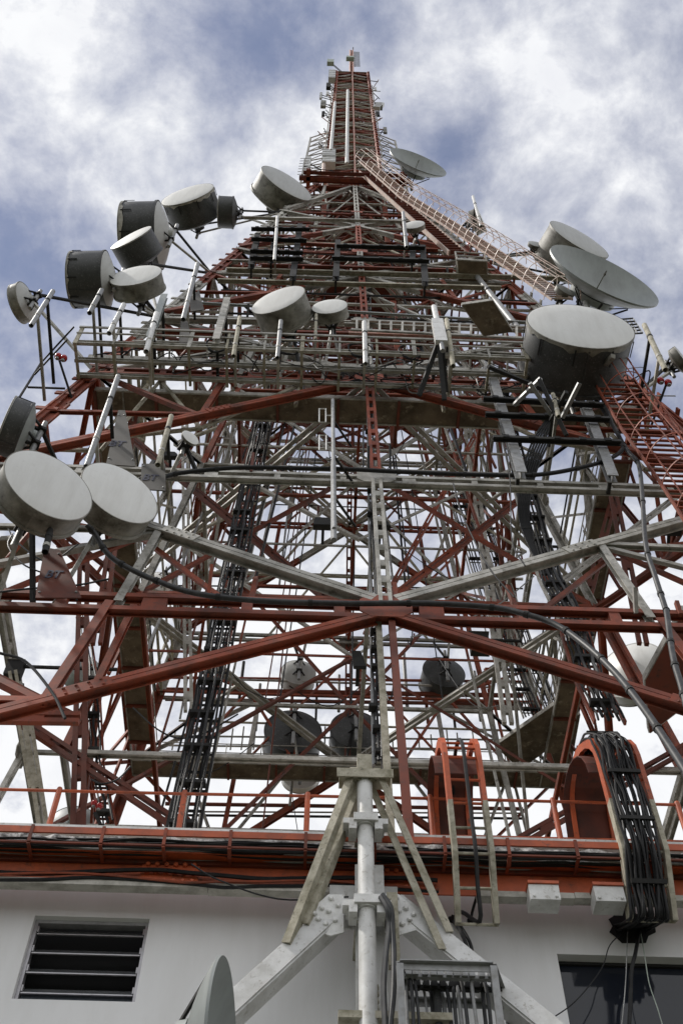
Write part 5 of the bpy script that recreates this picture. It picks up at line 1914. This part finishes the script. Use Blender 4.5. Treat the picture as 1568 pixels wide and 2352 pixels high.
# inner frames one third into the tower: the brown cross braces seen through the front
for (a, b, m, w_, k) in (((320, 1021), (745, 1371), M_DRED, .3, -6), ((1176, 1160), (880, 1388), M_RED, .26, -6), ((1104, 976), (884, 1376), M_RED, .22, -2), ((100, 1690), (400, 1890), M_DRED, .3, -8), ((1568, 1720), (1250, 1900), M_DRED, .26, -8),
                         ((190, 1420), (180, 1900), M_DRED, .34, -8), 
                         ((530, 966), (640, 1080), M_DRED, .2, 3), ((650, 1071), (725, 961), M_DRED, .2, 3), ((425, 1030), (430, 1400), M_GRY, .3, -3), ((1075, 1000), (1130, 1400), M_GRY, .4, 0), ((0, 1560), (155, 1640), M_RED, .22, -10.2), ((0, 1648), (160, 1650), M_RED, .3, -12), ((300, 1000), (235, 1400), M_DRED, .3, -9),
                         ((1380, 1000), (1460, 1400), M_DRED, .3, -9), ((40, 1600), (65, 1740), M_MOSS, .22, -9), ((70, 1700), (100, 1900), M_MOSS, .25, -9),
                         ((1420, 1100), (1360, 1330), M_DRED, .3, -6), ((1540, 1150), (1300, 1330), M_GRY, .2, -8)):
    mb = MB()
    p, q = ip(*a, k), ip(*b, k)
    ex = .45 if abs(a[0] - b[0]) < 60 else .15
    p, q = p + (p - q) * ex, q + (q - p) * ex
    for s in (-1, 1):
        mb.bar(p, q, w_ * .38, w_ * .4, ty, (s * w_ * .33, 0))
    L = (q - p).length
    for j in range(int(L / 1.4)):
        mb.box(lerp(p, q, (j + .5) / int(L / 1.4)), (q - p).normalized(), ty, (q - p).normalized().cross(ty).normalized(), .2, w_ * .16, w_ * .5)
    mb.build('inner_brace', m, tower)

# more aerials crowding the shaft
for (x, y, w_, h_, m, lab) in ((735, 330, .3, 2.4, M_WHT, 'slim white panel antenna low on the left side of the shaft'), (742, 262, .3, 1.8, M_DRK, 'slim black antenna midway up the left side of the shaft'), (868, 262, .3, 1.8, M_DRK, 'slim black antenna midway up the right side of the shaft'),
                             (884, 300, .35, 2.0, M_SHG, 'slim grey antenna low on the right side of the shaft'), (752, 215, .3, 1.5, M_WHT, 'short white antenna high on the left side of the shaft'), (862, 205, .25, 1.6, M_WHT, 'short white antenna high on the right side of the shaft')):
    P = mastp(x, y, -1.2)
    t = thing('side_antenna', lab, 'antenna', P)
    MB().bar(P - Z * (h_ / 2), P + Z * (h_ / 2), w_, w_ * .6, ty).build('case', m, t)
    lx = (TI @ P).x
    for dz in (-.3, .3):
        MB().bar(P + Z * dz * h_, T(math.copysign(shw((TI @ P).z), lx), -1.0, (TI @ P).z + dz), .06, .06).build('arm', M_DRK, t)
for (x, y, k, s_, lab) in ((34, 1540, -6, .6, 'small black equipment box among the struts at the left edge'), (1240, 1262, -5, .7, 'small dark junction box beside the white railed cable ladder'), (1100, 1480, -4, .8, 'dark junction box right of the middle above the pale slab')):
    P = ip(x, y, k)
    t = thing('equipment_box', lab, 'box', P)
    MB().bar(P - Z * s_ * .5, P + Z * s_ * .5, s_ * .8, s_ * .5, ty).build('case', M_DRK, t)
    MB().bar(P + Z * s_ * .5, P + Z * s_ * .53, s_ * .9, s_ * .6, ty).build('lid', M_PLT, t)
    MB().bar(P + Z * s_ * .3, P + Z * s_ * .3 + tx * (3 if x < 100 else 1.5) * 1, .08, .08).build('bracket', M_DRK, t)
